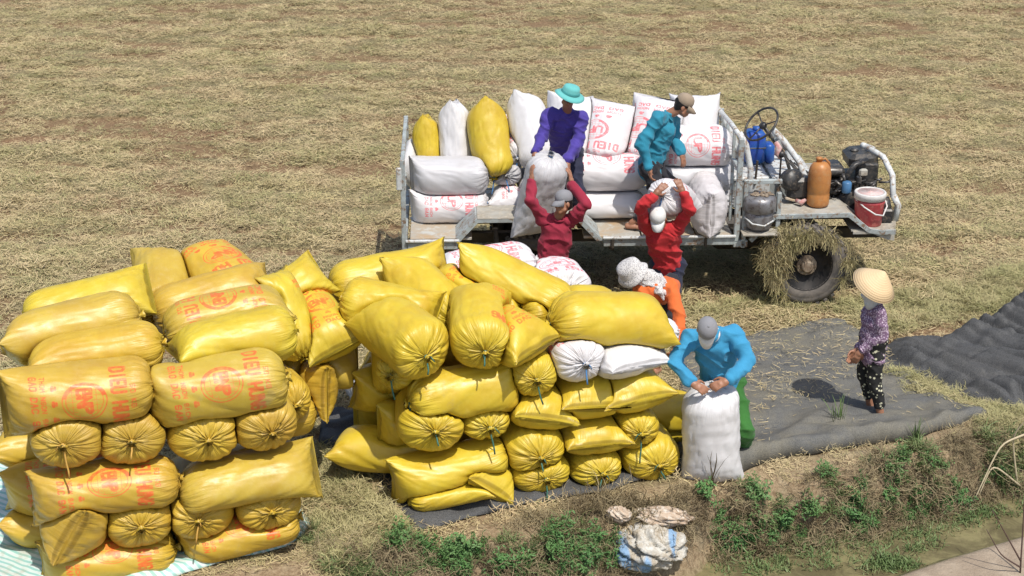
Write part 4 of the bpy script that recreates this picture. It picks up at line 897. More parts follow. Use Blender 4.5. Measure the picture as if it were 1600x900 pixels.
# head board
for y in (.0, BW): part('head_post', MB().box((3.70, y, 1.33 if y < 1 else 1.27), (.06, .06, 1.20 if y < 1 else 1.08), bev=.006), 'frame')
part('head_bar', MB().tube([(3.70, .0, 1.93), (3.67, .5, 1.95), (3.66, BW - .3, 1.88), (3.70, BW, 1.80)], .028, 8), 'frame_w', smooth=True)
part('head_bar', MB().box((3.70, BW / 2, 1.55), (.04, BW - .08, .05), bev=.006), 'frame')
for y in (.45, .88, 1.3): part('head_upright', MB().box((3.70, y, 1.36), (.035, .035, 1.10), bev=.005), 'frame')
part('head_brace', MB().tube([(3.68, BW - .1, 1.82), (3.78, BW - .15, 1.68), (3.95, BW - .25, 1.34), (3.97, BW - .25, .95)], .045, 10), 'frame_w', smooth=True)
part('head_brace', MB().tube([(3.72, .25, 1.92), (3.80, .25, 1.78), (3.86, .2, 1.5), (3.86, .2, .9)], .035, 10), 'frame_w', smooth=True)
# side frame behind the bed that holds the pot
fr = MB()
for x in (3.78, 4.16): fr.box((x, -.0, 1.05), (.05, .05, .80 if x < 4 else .5), bev=.006)
fr.box((3.97, 0, 1.43), (.42, .05, .05), bev=.006); fr.box((3.75, -.0, .70), (.16, .05, .08), bev=.006)
part('step_frame', fr, 'frame')
part('step_plate', MB().box((3.95, .12, .86), (.42, .62, .02), bev=.003), 'plate2')
# seat box, far half, and floor between
part('seat_box', MB().box((4.25, 1.18, 1.02), (.95, .85, .34), bev=.02), 'frame')
part('seat_board', MB().box((3.98, 1.18, 1.212), (.42, .88, .045), bev=.012), 'frame_w')
part('seat_board', MB().box((4.48, 1.18, 1.210), (.50, .88, .04), bev=.012), 'frame_w')
part('seat_panel', MB().box((4.05, .745, 1.03), (.30, .02, .26), bev=.004), 'frame_w')
part('seat_panel', MB().box((4.45, .745, 1.03), (.34, .02, .26), bev=.004), 'frame')
# fenders (near and far)
def fender(y0, y1):
    top = [(3.86, .76), (4.12, 1.04), (4.96, 1.05), (5.20, .86), (5.32, .84), (5.50, .84)]
    P = MB(); V = []; th = .045
    for x, z in top: V += [(x, y0, z), (x, y1, z), (x, y1, z - .015), (x, y0, z - .015)]
    F = []
    for i in range(len(top) - 1):
        for k in range(4): F.append((4 * i + k, 4 * i + (k + 1) % 4, 4 * i + 4 + (k + 1) % 4, 4 * i + 4 + k))
    F += [(3, 2, 1, 0), tuple(4 * (len(top) - 1) + k for k in range(4))]
    part('fender', P.add(V, F), 'plate2')
    yy = y0 - .012 if y0 < .5 else y1 + .012; e_ = MB()
    for (x0, z0), (x1, z1) in zip(top[:-1], top[1:]):
        l_ = math.hypot(x1 - x0, z1 - z0); e_.box(((x0 + x1) / 2, yy, (z0 + z1) / 2 - .018), (l_ + .01, .02, .055), ry=-math.atan2(z1 - z0, x1 - x0), bev=.003)
    part('fender_edge', e_, 'frame')
fender(-.02, .52); fender(1.30, 1.80)
# bumper apron: curved plate round the nose
ap = MB(); V = []; F = []; pts = [(5.02, -.03), (5.25, -.03), (5.42, .0), (5.54, .12), (5.60, .32), (5.63, .9), (5.60, 1.5), (5.5, 1.75), (5.2, 1.8)]
for x, y in pts: V += [(x, y, .83), (x, y, .66 if x > 5.5 else .72 if x > 5.3 else .80)]
for i in range(len(pts) - 1): F.append((2 * i, 2 * i + 1, 2 * i + 3, 2 * i + 2))
o = part('front_apron', ap.add(V, F), 'plate2'); o.modifiers.new('t', 'SOLIDIFY').thickness = .02
part('nose_plate', MB().add([(5.0, -.02, .845), (5.42, .01, .845), (5.54, .13, .845), (5.6, .32, .845), (5.62, .9, .845), (5.6, 1.5, .845), (5.0, 1.78, .845), (5.0, -.02, .83), (5.42, .01, .83), (5.54, .13, .83), (5.6, .32, .83), (5.62, .9, .83), (5.6, 1.5, .83), (5.0, 1.78, .83)],
     [(0, 1, 2, 3, 4, 5, 6), (13, 12, 11, 10, 9, 8, 7)] + [(i, i + 7, (i + 1) % 7 + 7, (i + 1) % 7) for i in range(7)]), 'plate2')
part('front_hoop', MB().tube([(5.58, .30, .84), (5.60, .30, 1.02), (5.54, .32, 1.14)], .038, 10), 'frame_w', smooth=True)
part('front_hoop', MB().tube([(5.54, .32, 1.12), (5.56, .5, 1.32), (5.50, .72, 1.47), (5.32, .86, 1.56)], .035, 10), 'frame_w', smooth=True)
part('front_hoop', MB().tube([(5.56, 1.5, .84), (5.58, 1.45, 1.15), (5.5, 1.2, 1.42), (5.32, 1.0, 1.53)], .035, 10), 'frame_w', smooth=True)
# chassis, axles
for y in (.55, 1.2): part('chassis_beam', MB().box((2.8, y, .62), (5.5, .08, .13), bev=.01), 'chassis')
for x in (.4, 1.0, 2.3, 3.0, 3.7): part('cross_beam', MB().box((x, BW / 2, .66), (.06, BW - .1, .08), bev=.01), 'chassis')
part('axle', MB().tube([(4.50, .1, .44), (4.50, 1.68, .44)], .05), 'chassis'); part('axle', MB().tube([(1.35, .1, .42), (1.35, 1.68, .42)], .06), 'chassis')
part('gearbox', MB().box((3.9, .88, .55), (.7, .4, .4), bev=.06), 'chassis'); part('drive_shaft', MB().tube([(1.4, .88, .45), (3.6, .88, .55)], .035), 'chassis')
def wheel(x, y, r, w, near, dual=False):
    wh = empty('wheel'); wh.parent = truck; wh.location = (x, y, r)
    s = -1 if near else 1; h = w / 2
    prof = [(r * .60, -h * .75), (r * .66, -h * .98), (r * .80, -h), (r * .82, -h * .97), (r * .84, -h * 1.0), (r * .93, -h * .93), (r * .985, -h * .7), (r, -h * .45), (r, h * .45), (r * .985, h * .7), (r * .93, h * .93), (r * .80, h), (r * .66, h * .98), (r * .60, h * .75)]
    MB().lathe(prof + [prof[0]], axis='Y', n=56, caps=False).build('tyre', MAT['tyre'], wh, True)
    tr = MB(); nl = 30
    for k in range(nl):
        a = 2 * math.pi * k / nl
        for sg in (-1, 1):
            aa = a + (0 if sg < 0 else math.pi / nl); c = (r * 1.005 * math.cos(aa), sg * h * .46, r * 1.005 * math.sin(aa)); tr.box(c, (.045, h * .85, .035), ry=-aa + math.pi / 2, rz=0, bev=.006)
    tr.build('tread_lugs', MAT['tyre'], wh)
    rp = [(.02, s * h * .35), (r * .17, s * h * .35), (r * .2, s * h * .28), (r * .40, s * h * .22), (r * .46, s * h * .45), (r * .58, s * h * .62), (r * .62, s * h * .86), (r * .64, s * h * .86), (r * .63, s * h * .5), (r * .5, -s * h * .3), (.02, -s * h * .3)]
    MB().lathe(rp, axis='Y', n=40).build('rim', MAT['rim'], wh, True)
    hb = MB().lathe([(.001, s * h * .95), (r * .12, s * h * .93), (r * .15, s * h * .8), (r * .16, s * h * .5), (r * .25, s * h * .46), (r * .26, s * h * .3)], axis='Y', n=20)
    for k in range(6): a = k * math.pi / 3; hb.lathe([(.001, s * h * .58), (.016, s * h * .57), (.016, s * h * .4)], c=(r * .205 * math.cos(a), 0, r * .205 * math.sin(a)), axis='Y', n=6)
    hb.build('hub', MAT['hub'], wh)
    return wh
wheel(4.50, -.05, .46, .26, True); wheel(4.50, 1.70, .46, .26, False); wheel(1.35, .24, .375, .22, True); wheel(1.35, 1.55, .375, .22, False)
# straw wound round the near front wheel
r = np.random.default_rng(91); V = []; F = []
def strand(p, d, ln, w):
    n0 = len(V); p = np.array(p, float); d = np.array(d, float); sv = unit(np.cross(d, [0, 1, .3])) * w
    for k in range(4):
        V.extend([p - sv, p + sv]); p = p + d * ln / 3; d = unit(d + np.array([r.uniform(-.35, .35), r.uniform(-.2, .2), -.45])); p[2] = max(p[2], .03)
    for k in range(3): F.append((n0 + 2 * k, n0 + 2 * k + 1, n0 + 2 * k + 3, n0 + 2 * k + 2))
cl = [(R(r.triangular(70, 140, 225)), r.uniform(.33, .52), r.uniform(.02, .07)) for _ in range(46)] + [(R(r.uniform(-20, 70)), r.uniform(.42, .52), .03) for _ in range(9)]
for i in range(3300):
    a0, r0, sp_ = cl[int(r.integers(0, len(cl)))]; a = a0 + r.normal(0, sp_ * 1.6); rad = r0 + r.normal(0, sp_ * .7); rad = min(max(rad, .24), .57)
    y = (-.20 - abs(r.normal(0, .03))) if rad < .46 else r.uniform(-.24, .10)
    p = (4.50 + rad * math.cos(a), y, .46 + rad * math.sin(a)); q_ = r.uniform(0, 6.283)
    strand(p, unit([.8 * math.cos(q_), r.uniform(-.6, .2), .8 * math.sin(q_) - .45]), r.uniform(.04, .17), r.uniform(.0022, .0045))
o = mesh_obj('caught_straw', V, F, MAT['hay'], truck, False, True); o['kind'] = 'stuff'
# steering
stq = MB(); Ms = Matrix.Rotation(R(-54), 3, 'Y') @ Matrix.Rotation(R(0), 3, 'X')
sw_c = Vector((4.09, .90, 1.83)); axis = Vector((-.62, -.28, .62)).normalized(); q = axis.to_track_quat('Z', 'Y').to_matrix()
pts = [tuple(sw_c + q @ Vector((.225 * math.cos(a), .225 * math.sin(a), 0))) for a in np.linspace(0, 2 * math.pi, 37)]
stw = empty('steering_wheel'); stw.parent = truck
MB().tube(pts, .0135, 8, caps=False).build('wheel_rim', MAT['black'], stw, True)
for k in range(3): a = k * 2.094 + .5; MB().tube([tuple(sw_c - axis * .03), tuple(sw_c + q @ Vector((.22 * math.cos(a), .22 * math.sin(a), 0)))], .009, 6).build('spoke', MAT['black'], stw, True)
MB().lathe([(.001, .02), (.04, .012), (.045, -.03), (.02, -.05)], c=tuple(sw_c - axis * .02), M=q, n=14).build('wheel_hub', MAT['black'], stw, True)
part('steering_column', MB().tube([tuple(sw_c - axis * .04), (4.42, 1.0, 1.40), (4.55, 1.05, 1.05)], .022), 'black', smooth=True)
part('dash_frame', MB().tube([(4.20, .80, 1.80), (4.34, .74, 1.66), (4.50, .66, 1.45), (4.56, .58, 1.30), (4.56, .50, 1.06)], .036, 10), 'frame_w', smooth=True)
part('dash_frame', MB().tube([(4.3, 1.35, 1.6), (4.50, 1.35, 1.4), (4.58, 1.35, 1.06)], .030, 10), 'frame_w', smooth=True)
part('dash_plate', MB().box((4.32, .9, 1.62), (.16, .34, .06), ry=R(40), bev=.01), 'frame'); part('dash_rag', MB().box((4.22, .74, 1.84), (.13, .06, .10), ry=R(25), bev=.03), 'string_red') if False else None
lv = part('gear_lever', MB().tube([(4.30, .70, 1.15), (4.30, .69, 1.50)], .011), 'chassis'); MB().lathe([(.001, .04), (.035, .03), (.045, 0), (.035, -.03), (.01, -.045)], c=(4.30, .69, 1.53), n=16).build('lever_knob', MAT['black'], lv, True)
part('gear_lever', MB().tube([(4.02, .72, 1.15), (4.03, .70, 1.45)], .014), 'chassis')
part('air_filter', MB().lathe([(.001, -.09), (.10, -.09), (.125, -.06), (.125, .05), (.11, .08), (.001, .09)], c=(4.38, .40, 1.31), M=Matrix.Rotation(R(70), 3, 'X') @ Matrix.Rotation(R(20), 3, 'Y'), n=26), 'black', smooth=True)
part('belt_housing', MB().box((4.46, .42, 1.22), (.28, .2, .26), bev=.04), 'black')
part('pedal', MB().box((4.36, .35, 1.10), (.12, .06, .03), ry=.3, bev=.008), 'plate')
# engine
eng0 = len(bpy.data.objects)
_names = set(o.name for o in bpy.data.objects)
part('engine_block', MB().box((5.10, .86, 1.12), (.62, .46, .50), bev=.04), 'greasy')
en = MB()
for i in range(7): en.box((4.88 + i * .07, .60, 1.14), (.026, .05, .34), bev=.006)
part('cooling_fins', en, 'black')
part('cylinder_head', MB().box((4.92, .88, 1.43), (.30, .34, .12), bev=.03), 'greasy')
part('valve_cover', MB().box((4.92, .88, 1.52), (.26, .22, .07), bev=.03), 'black')
part('fuel_tank', MB().box((5.28, .92, 1.60), (.34, .46, .26), ry=R(-6), bev=.06), 'black')
part('radiator', MB().box((5.30, .66, 1.40), (.26, .09, .44), bev=.02), 'black')
part('radiator_shroud', MB().box((5.24, .585, 1.50), (.10, .06, .12), bev=.02), 'plate2')
part('exhaust_box', MB().lathe([(.001, -.14), (.075, -.14), (.085, -.11), (.085, .11), (.075, .14), (.001, .14)], c=(4.88, .66, 1.50), M=Matrix.Rotation(R(90), 3, 'Y'), n=20), 'greasy', smooth=True)
part('tank_cap', MB().lathe([(.001, .03), (.04, .03), (.04, 0), (.05, 0)], c=(5.2, .9, 1.73), n=16), 'greasy', smooth=True)
part('air_hose', MB().tube([(5.02, .62, 1.22), (5.04, .5, 1.50), (5.12, .52, 1.66), (5.28, .60, 1.70)], .035, 10), 'black', smooth=True)
part('fly_wheel', MB().lathe([(.001, -.05), (.16, -.05), (.19, -.03), (.19, .03), (.16, .05), (.001, .05)], c=(5.12, .53, 1.05), axis='Y', n=30), 'black', smooth=True)
part('oil_filter', MB().lathe([(.001, -.09), (.05, -.09), (.055, -.07), (.055, .07), (.04, .09), (.001, .09)], c=(5.02, .42, 1.34), n=18), 'blueflt', smooth=True)
part('wing_mirror', MB().box((5.16, .44, 1.45), (.05, .1, .12), bev=.02), 'black')
hd = part('headlight', MB().lathe([(.001, -.08), (.05, -.08), (.085, -.02), (.09, .05), (.001, .06)], c=(5.46, .34, 1.02), M=Matrix.Rotation(R(80), 3, 'Y'), n=22), 'black', smooth=True)
part('battery', MB().box((5.44, .28, .93), (.18, .18, .16), bev=.02), 'black')
pp = MB(); rr = np.random.default_rng(4)
for i in range(34):
    a = np.array([rr.uniform(4.75, 5.42), rr.uniform(.40, .62), rr.uniform(.92, 1.4)]); b = a + rr.uniform(-.16, .16, 3) * (1, .3, 1); pp.tube([a, (a + b) / 2 + (0, -.04, 0), b], rr.uniform(.008, .02), 6)
part('pipework', pp, 'greasy', smooth=True)
for o in bpy.data.objects:
    if o.name not in _names and o.parent == truck and o.name.split('.')[0] not in ('headlight', 'battery'): o.scale = (1, 1, .74); o.location = (0, 0, .85 * .26)
cb = MB()
for k_ in range(7):
    q0 = np.array([4.3 + .05 * k_, .6 + .03 * k_, 1.55 - .04 * k_]); q1 = np.array([4.85 + .07 * k_, .55, 1.25]); mid_ = (q0 + q1) / 2 - (0, .05, .12 + .03 * (k_ % 3)); cb.tube([q0, (q0 + mid_) / 2 - (0, 0, .03), mid_, (mid_ + q1) / 2 - (0, 0, .01), q1], .008, 6)
part('cables', cb, 'black', smooth=True)
part('rag', MB().tube([(4.24, .74, 1.66), (4.27, .70, 1.60), (4.25, .69, 1.53), (4.30, .70, 1.47)], .04, 8, taper=[.6, 1, .8, .4]), 'ragred', smooth=True)
part('rag', MB().tube([(4.42, .30, 1.10), (4.47, .24, 1.09), (4.52, .26, 1.12)], .035, 8, taper=[.6, 1, .5]), 'ragred', smooth=True)
# ---- things that stand on the truck
def tw(u, w, z): p = truck_M @ Vector((u, w, z)); return np.array(p)
truck_M = Matrix.Translation((TX, TY, 0)) @ Matrix.Rotation(TYAW, 4, 'Z')
MAT['jug'] = worn('orange_oily_plastic', (.50, .22, .065), (.36, .145, .045), .42, 5, 0, (.42, .21, .08), bmp=.1)
MAT['bucket'] = worn('red_paint_bucket', (.42, .05, .06), (.34, .06, .06), .4, 6, 0, (.46, .13, .11), bmp=.1)
MAT['lid'] = worn('pink_white_lid', (.66, .55, .52), (.62, .40, .37), .5, 10, bmp=.1); MAT['lidw'] = flat('white_plastic_rim', (.68, .66, .63), .5)
MAT['pot'] = worn('sooty_aluminium', (.30, .30, .31), (.20, .19, .19), .45, 6, .5, (.12, .10, .09)); MAT['bluecan'] = worn('blue_plastic_can', (.025, .07, .36), (.02, .11, .33), .35, 4, bmp=.05)
j = empty('fuel_jug', tw(4.66, .26, 1.056), TYAW, label='orange plastic fuel jug standing on the near front fender of the truck', cat='jug')
MB().lathe([(.001, 0), (.115, 0), (.13, .015), (.134, .04), (.132, .15), (.126, .165), (.132, .18), (.137, .30), (.135, .42), (.12, .49), (.085, .545), (.045, .56), (.001, .56)], n=36).build('jug_body', MAT['jug'], j, True)
MB().lathe([(.034, .55), (.034, .585), (.04, .585), (.04, .615), (.001, .62)], c=(-.02, 0, 0), n=18).build('cap', MAT['jug'], j, True)
MB().tube([(.0, 0, .57), (.05, 0, .60), (.10, .0, .545), (.11, 0, .49)], .014, 8).build('handle', MAT['jug'], j, True)
j.scale = (.95, .95, .92)
j = empty('paint_bucket', tw(5.24, .20, .846), TYAW, label='dusty red bucket with white rimmed pink lid on the truck nose', cat='bucket')
MB().lathe([(.001, 0), (.145, 0), (.152, .01), (.165, .25), (.172, .27), (.172, .285), (.166, .29), (.168, .32)], n=36).build('bucket_body', MAT['bucket'], j, True)
MB().lathe([(.165, .31), (.180, .31), (.180, .375), (.172, .385), (.150, .385), (.150, .372)], n=36).build('lid_rim', MAT['lidw'], j, True)
MB().lathe([(.152, .370), (.152, .378), (.03, .379), (.028, .385), (.001, .386)], n=30).build('lid', MAT['lid'], j, True)
MB().tube([(-.168, -.02, .30), (-.10, -.16, .25), (.02, -.215, .18), (.12, -.17, .15), (.19, -.05, .22), (.17, .02, .30)], .009, 8).build('handle', MAT['lidw'], j, True)
j = empty('cooking_pot', tw(3.94, -.02, .875), TYAW, label='sooty round metal pot with a dirt covered lid on the step frame', cat='pot')
MB().lathe([(.001, -.0), (.09, .0), (.14, .04), (.160, .10), (.162, .18), (.152, .24)], n=36).build('pot_body', MAT['pot'], j, True)
MB().lathe([(.165, .22), (.184, .24), (.186, .34), (.174, .385), (.13, .405), (.001, .41)], n=36).build('pot_lid', MAT['pot'], j, True)
MB().tube([(-.17, -.05, .16), (-.10, -.17, .12), (.03, -.185, .10), (.14, -.12, .14)], .010, 6).build('wire_handle', MAT['frame_w'], j, True)
dirt = MB(); rr = np.random.default_rng(8)
for i in range(26): a = rr.uniform(0, 6.28); q_ = .12 * math.sqrt(rr.uniform(0, 1)); dirt.box((.02 + q_ * math.cos(a), q_ * .8 * math.sin(a), .415), (rr.uniform(.02, .07), rr.uniform(.02, .05), rr.uniform(.01, .03)), rz=a, bev=.006)
dirt.build('dirt_cake', MAT['hub'], j, True, kind='stuff')
j = empty('water_can', tw(4.12, 1.30, 1.24), TYAW, label='blue plastic can standing on the seat behind the steering wheel', cat='can')
MB().box((-.02, 0, .20), (.24, .24, .40), bev=.04).build('can_body', MAT['bluecan'], j, True); MB().box((-.02, 0, .21), (.246, .246, .012), bev=.003).build('can_band', MAT['black'], j)
MB().box((.16, .02, .12), (.12, .18, .24), bev=.03).build('side_pocket', MAT['bluecan'], j, True); MB().lathe([(.05, .39), (.05, .44), (.001, .445)], n=16).build('cap', MAT['bluecan'], j, True)

# ---- sacks on the truck bed
g = 'sacks loaded on the truck bed'
class Bed:
    e = np.array([math.cos(TYAW), math.sin(TYAW), 0]); n = np.array([-math.sin(TYAW), math.cos(TYAW), 0])
TB = Pile((637, 475), (1200, 475), g, FZ); TB.p0 = np.array([TX, TY, 0]); TB.e = Bed.e; TB.n = Bed.n
l, e = TB.lie, TB.end
l(704, 276, .72, 'plain white sack lying on top at the tail of the truck bed', L=.90, a=.25, b=.23, roll=80, mat='white', col=WG, sag=0)
l(703, 328, .66, 'lower white sack with red print and blue string at the tail of the truck bed', L=.90, a=.25, b=.19, roll=80, pa=40, mat='white_print', col=WW, string='blue')
l(660, 255, 1.25, 'sack buried at the tail end of the truck bed', L=.5, a=.25, b=.3, res=(48, 24), mat='white')
l(815, 312, .86, 'short stretch of white sack low on the bed behind the wheel arch', L=.75, a=.25, b=.19, roll=10, pa=80, mat='white_print', col=WW)
e(790, 274, .75, 'shaded tied end of a white sack with blue string behind the lying plain one', L=.9, a=.2, b=.17, mat='white', col=WG, string='blue')
e(806, 250, .85, 'white sack end tied with blue string under the tall white sack', L=.9, a=.19, b=.2, mat='white_print', pa=90, col=WW, string='blue', yaw=-80, pitch=-15)
l(668, 240, 1.15, 'slim yellow sack standing upright at the truck tail, leftmost on the bed', yaw=-82, pitch=-74, L=.88, a=.17, b=.17, roll=72, col=Y5, wx=.0, knot=False)
l(712, 222, 1.15, 'white sack standing upright with a peaked top between two yellow ones', yaw=-80, pitch=-76, L=.95, a=.20, b=.19, roll=80, mat='white', col=WW, knot=False, wx=.0)
l(766, 219, .98, 'fat yellow sack standing upright, pointed corner up, knot below', yaw=-70, pitch=-62, L=.92, a=.245, b=.23, roll=78, col=Y5, wx=.05, string='blue')
l(828, 204, 1.05, 'tall white sack with a sharp top left corner behind the purple shirted man', yaw=-66, pitch=-62, L=.9, a=.235, b=.22, roll=48, mat='white', col=WW, knot=False, wx=.12)
l(896, 203, 1.15, 'white sack standing right behind the man in the teal hat', yaw=-85, pitch=-58, L=.85, a=.28, b=.25, roll=30, mat='white', col=WW)
l(950, 213, 1.05, 'upright white sack printed red, left of two printed ones beside the capped man', yaw=-112, pitch=-52, L=.85, a=.29, b=.26, roll=14, pa=70, mat='white_print', col=WW, wx=.12)
l(1018, 211, 1.05, 'upright white sack printed red, directly behind the back of the capped man', yaw=-118, pitch=-52, L=.92, a=.31, b=.27, roll=10, pa=75, mat='white_print', col=WW, wx=.12)
l(1088, 208, 1.2, 'plain white sack standing against the head board of the bed', yaw=-90, pitch=-62, L=.92, a=.27, b=.24, roll=0, mat='white', col=WW, wx=.15)
l(1082, 228, .78, 'white sack with a red square emblem lying at the front of the bed', yaw=0, pitch=0, L=.95, a=.26, b=.24, roll=80, pa=20, mat='white_print', col=WW)
l(1080, 275, .78, 'plain grey white sack beneath the one with the red square emblem', L=.98, a=.27, b=.20, roll=20, mat='white', col=WG)
l(943, 268, .72, 'white sack with red print on top lying between the two men on the bed', L=1.1, a=.25, b=.22, roll=70, pa=75, mat='white_print', col=WW)
l(940, 318, .66, 'plain white bottom sack lying on the rusty floor between the men', L=1.0, a=.25, b=.16, roll=10, mat='white', col=WW)
l(1085, 318, .80, 'bottom sack on the bed behind the bulging white one', L=.9, a=.25, b=.18, roll=10, mat='white', col=WG)
l(880, 285, 1.05, 'sack in the inner row of the truck bed behind the purple shirted man', L=1.1, a=.28, b=.24, mat='white', col=WG, res=(48, 24))
e(1110, 336, -.14, 'fat white sack bulging over the near edge of the bed, seam down its middle', tied=False, L=.8, yaw=-92, pitch=0, a=.215, b=.30, roll=90, mat='white', col=(.95, .92, .93), wx=-.12, rings=.7)
g2 = 'sacks being handled by the workers'
def single(pxa, pxb, Ya, Yb, label, **k):   # from the tied end to the sewn end, each a pixel at a depth
    A_, B_ = atY(*pxa, Ya), atY(*pxb, Yb); k['L'] = float(np.linalg.norm(A_ - B_)); return sack((A_ + B_) / 2, A_ - B_, label=label, group=g2, **k)
single((861, 243), (830, 362), 16.66, 16.95, 'greyish white sack held upright at the bed edge by the man in dark red', a=.235, b=.22, roll=0, pa=200, mat='white', col=(.88, .88, .90), string='blue', wx=.22, rings=.6, floor=FZ + .02)
single((1040, 305), (1062, 318), 15.95, 16.75, 'round white sack carried on the shoulders of the man in bright red', a=.215, b=.20, roll=0, pa=90, mat='white_print', col=WW, string='blue')
single((1110, 603), (1112, 752), 12.72, 12.76, 'tall standing white sack being tied by the man in the blue shirt', a=.255, b=.24, roll=0, pa=180, mat='white', col=WW, wr=.9, wx=.26, floor=0, string=None, rings=.5)
# ---------------------------------------------------------------- people
def cap_rings(p0, p1, r0, r1, k=1.0, side=None, n=18, hemi=4):
    """tapered limb with round ends; k widens it along `side`"""
    p0 = np.asarray(p0, float); p1 = np.asarray(p1, float); t = unit(p1 - p0)
    if side is None: side = np.cross(t, [0, 0, 1.]) if abs(t[2]) < .9 else np.cross(t, [0, 1., 0])
    u = unit(np.asarray(side, float) - t * np.dot(side, t)); w = np.cross(t, u); V = []; F = []; rows = []
    for i in range(hemi + 1):
        a = math.pi / 2 * i / hemi; rows.append((p0 - t * r0 * math.cos(a), max(r0 * math.sin(a), .0008)))
    for i in range(hemi + 1):
        a = math.pi / 2 * i / hemi; rows.append((p1 + t * r1 * math.sin(a), max(r1 * math.cos(a), .0008)))
    for c, r in rows:
        for j in range(n): a = 2 * math.pi * j / n; V.append(c + r * (k * u * math.cos(a) + w * math.sin(a)))
    for i in range(len(rows) - 1):
        for j in range(n): F.append((i * n + j, i * n + (j + 1) % n, (i + 1) * n + (j + 1) % n, (i + 1) * n + j))
    F += [tuple(range(n - 1, -1, -1)), tuple(range((len(rows) - 1) * n, len(rows) * n))]
    return V, F
def ell(c, rad, M=None, n=20, m=12):
    V = []; F = []; M = np.eye(3) if M is None else np.asarray(M)
    for i in range(m + 1):
        th = math.pi * (i + .02) / (m + .04)
        for j in range(n): a = 2 * math.pi * j / n; V.append(np.asarray(c) + M @ (np.array([math.sin(th) * math.cos(a), math.sin(th) * math.sin(a), math.cos(th)]) * rad))
    for i in range(m):
        for j in range(n): F.append((i * n + j, (i + 1) * n + j, (i + 1) * n + (j + 1) % n, i * n + (j + 1) % n))
    F += [tuple(range(n)), tuple(range((m + 1) * n - 1, m * n - 1, -1))]
    return V, F
def fuse(name, prims, mat, parent, voxel=.009, smooth=4, fold=0.0, fseed=1, ffreq=1.0, fdir=None, cut=None, **k):
    mb = MB()
    for V, F in prims: mb.add(V, F)
    o = mesh_obj(name, mb.V, mb.F, mat, parent, True, False, **k)
    md = o.modifiers.new('r', 'REMESH'); md.mode = 'VOXEL'; md.voxel_size = voxel; md.use_smooth_shade = True
    sm = o.modifiers.new('s', 'SMOOTH'); sm.factor = .5; sm.iterations = smooth
    dg = bpy.context.evaluated_depsgraph_get(); me = bpy.data.meshes.new_from_object(o.evaluated_get(dg)); o.modifiers.clear(); o.data = me
    if fold:
        n = len(me.vertices); co_ = np.zeros(n * 3); me.vertices.foreach_get('co', co_); co_ = co_.reshape(-1, 3); nm = np.zeros(n * 3); me.vertices.foreach_get('normal', nm); nm = nm.reshape(-1, 3)
        x, y, z = co_.T; f = ffreq
        w1 = fbm(x * 4 * f + z * 2.2 + fseed, z * 6 * f + y * 3, fseed, 2); w2 = fbm(z * 9 * f + x * 6, x * 5 * f - z * 3 + y * 6 + fseed, fseed + 3, 2); w3 = fbm(x * 22 * f + y * 9, z * 14 * f + y * 17, fseed + 9, 2)
        h = (1 - np.abs(2 * w1 - 1)) ** 4 * 1.2 + (1 - np.abs(2 * w2 - 1)) ** 4 * .9 + .35 * w3 - .7
        co_ = co_ + nm * (h * fold)[:, None]; me.vertices.foreach_set('co', co_.ravel())
    if not me.materials: me.materials.append(mat)
    me.polygons.foreach_set('use_smooth', [True] * len(me.polygons)); me.update(); return o
def hand(w, f, palm, up, curl=.5, s=1.0, thumb=1, spread=.25):
    """w wrist, f direction of the fingers, palm direction the palm faces, thumb +1/-1 the side it leaves from"""
    f = unit(f); pn = unit(np.asarray(palm, float) - f * np.dot(palm, f)); sd = np.cross(f, pn) * thumb; P = []; w = np.asarray(w, float)
    P.append(cap_rings(w - f * .02, w + f * .03, .026 * s, .030 * s, 1.15, sd))
    P.append(cap_rings(w + f * .03 * s, w + f * .075 * s, .021 * s, .019 * s, 1.9, sd))
    for i, (o, ln) in enumerate(((.031, .070), (.011, .080), (-.010, .074), (-.030, .058))):
        b = w + (f * .085 + sd * o) * s; d = unit(f + sd * (o / .03) * spread * .35); p = b
        for q, (fr, r0, r1) in enumerate(((.45, .0105, .0098), (.32, .0098, .009), (.25, .009, .0078))):
            a = curl * (.5 + .7 * q) * (.85 + .1 * i); dd = unit(d * math.cos(a) + pn * math.sin(a)); e_ = p + dd * ln * fr * s * 1.1; P.append(cap_rings(p, e_, r0 * s, r1 * s, n=10, hemi=3)); p = e_
    b = w + (f * .025 + sd * .026) * s; d1 = unit(f * .6 + sd * .75 + pn * .35); m1 = b + d1 * .040 * s; d2 = unit(f * .85 + sd * .25 + pn * (.35 + curl * .4)); e1 = m1 + d2 * .034 * s; d3 = unit(f * .9 + pn * (.5 + curl * .4)); 
    P += [cap_rings(b, m1, .0145 * s, .0125 * s, n=10, hemi=3), cap_rings(m1, e1, .012 * s, .0105 * s, n=10, hemi=3), cap_rings(e1, e1 + d3 * .024 * s, .0105 * s, .008 * s, n=10, hemi=3)]
    return P
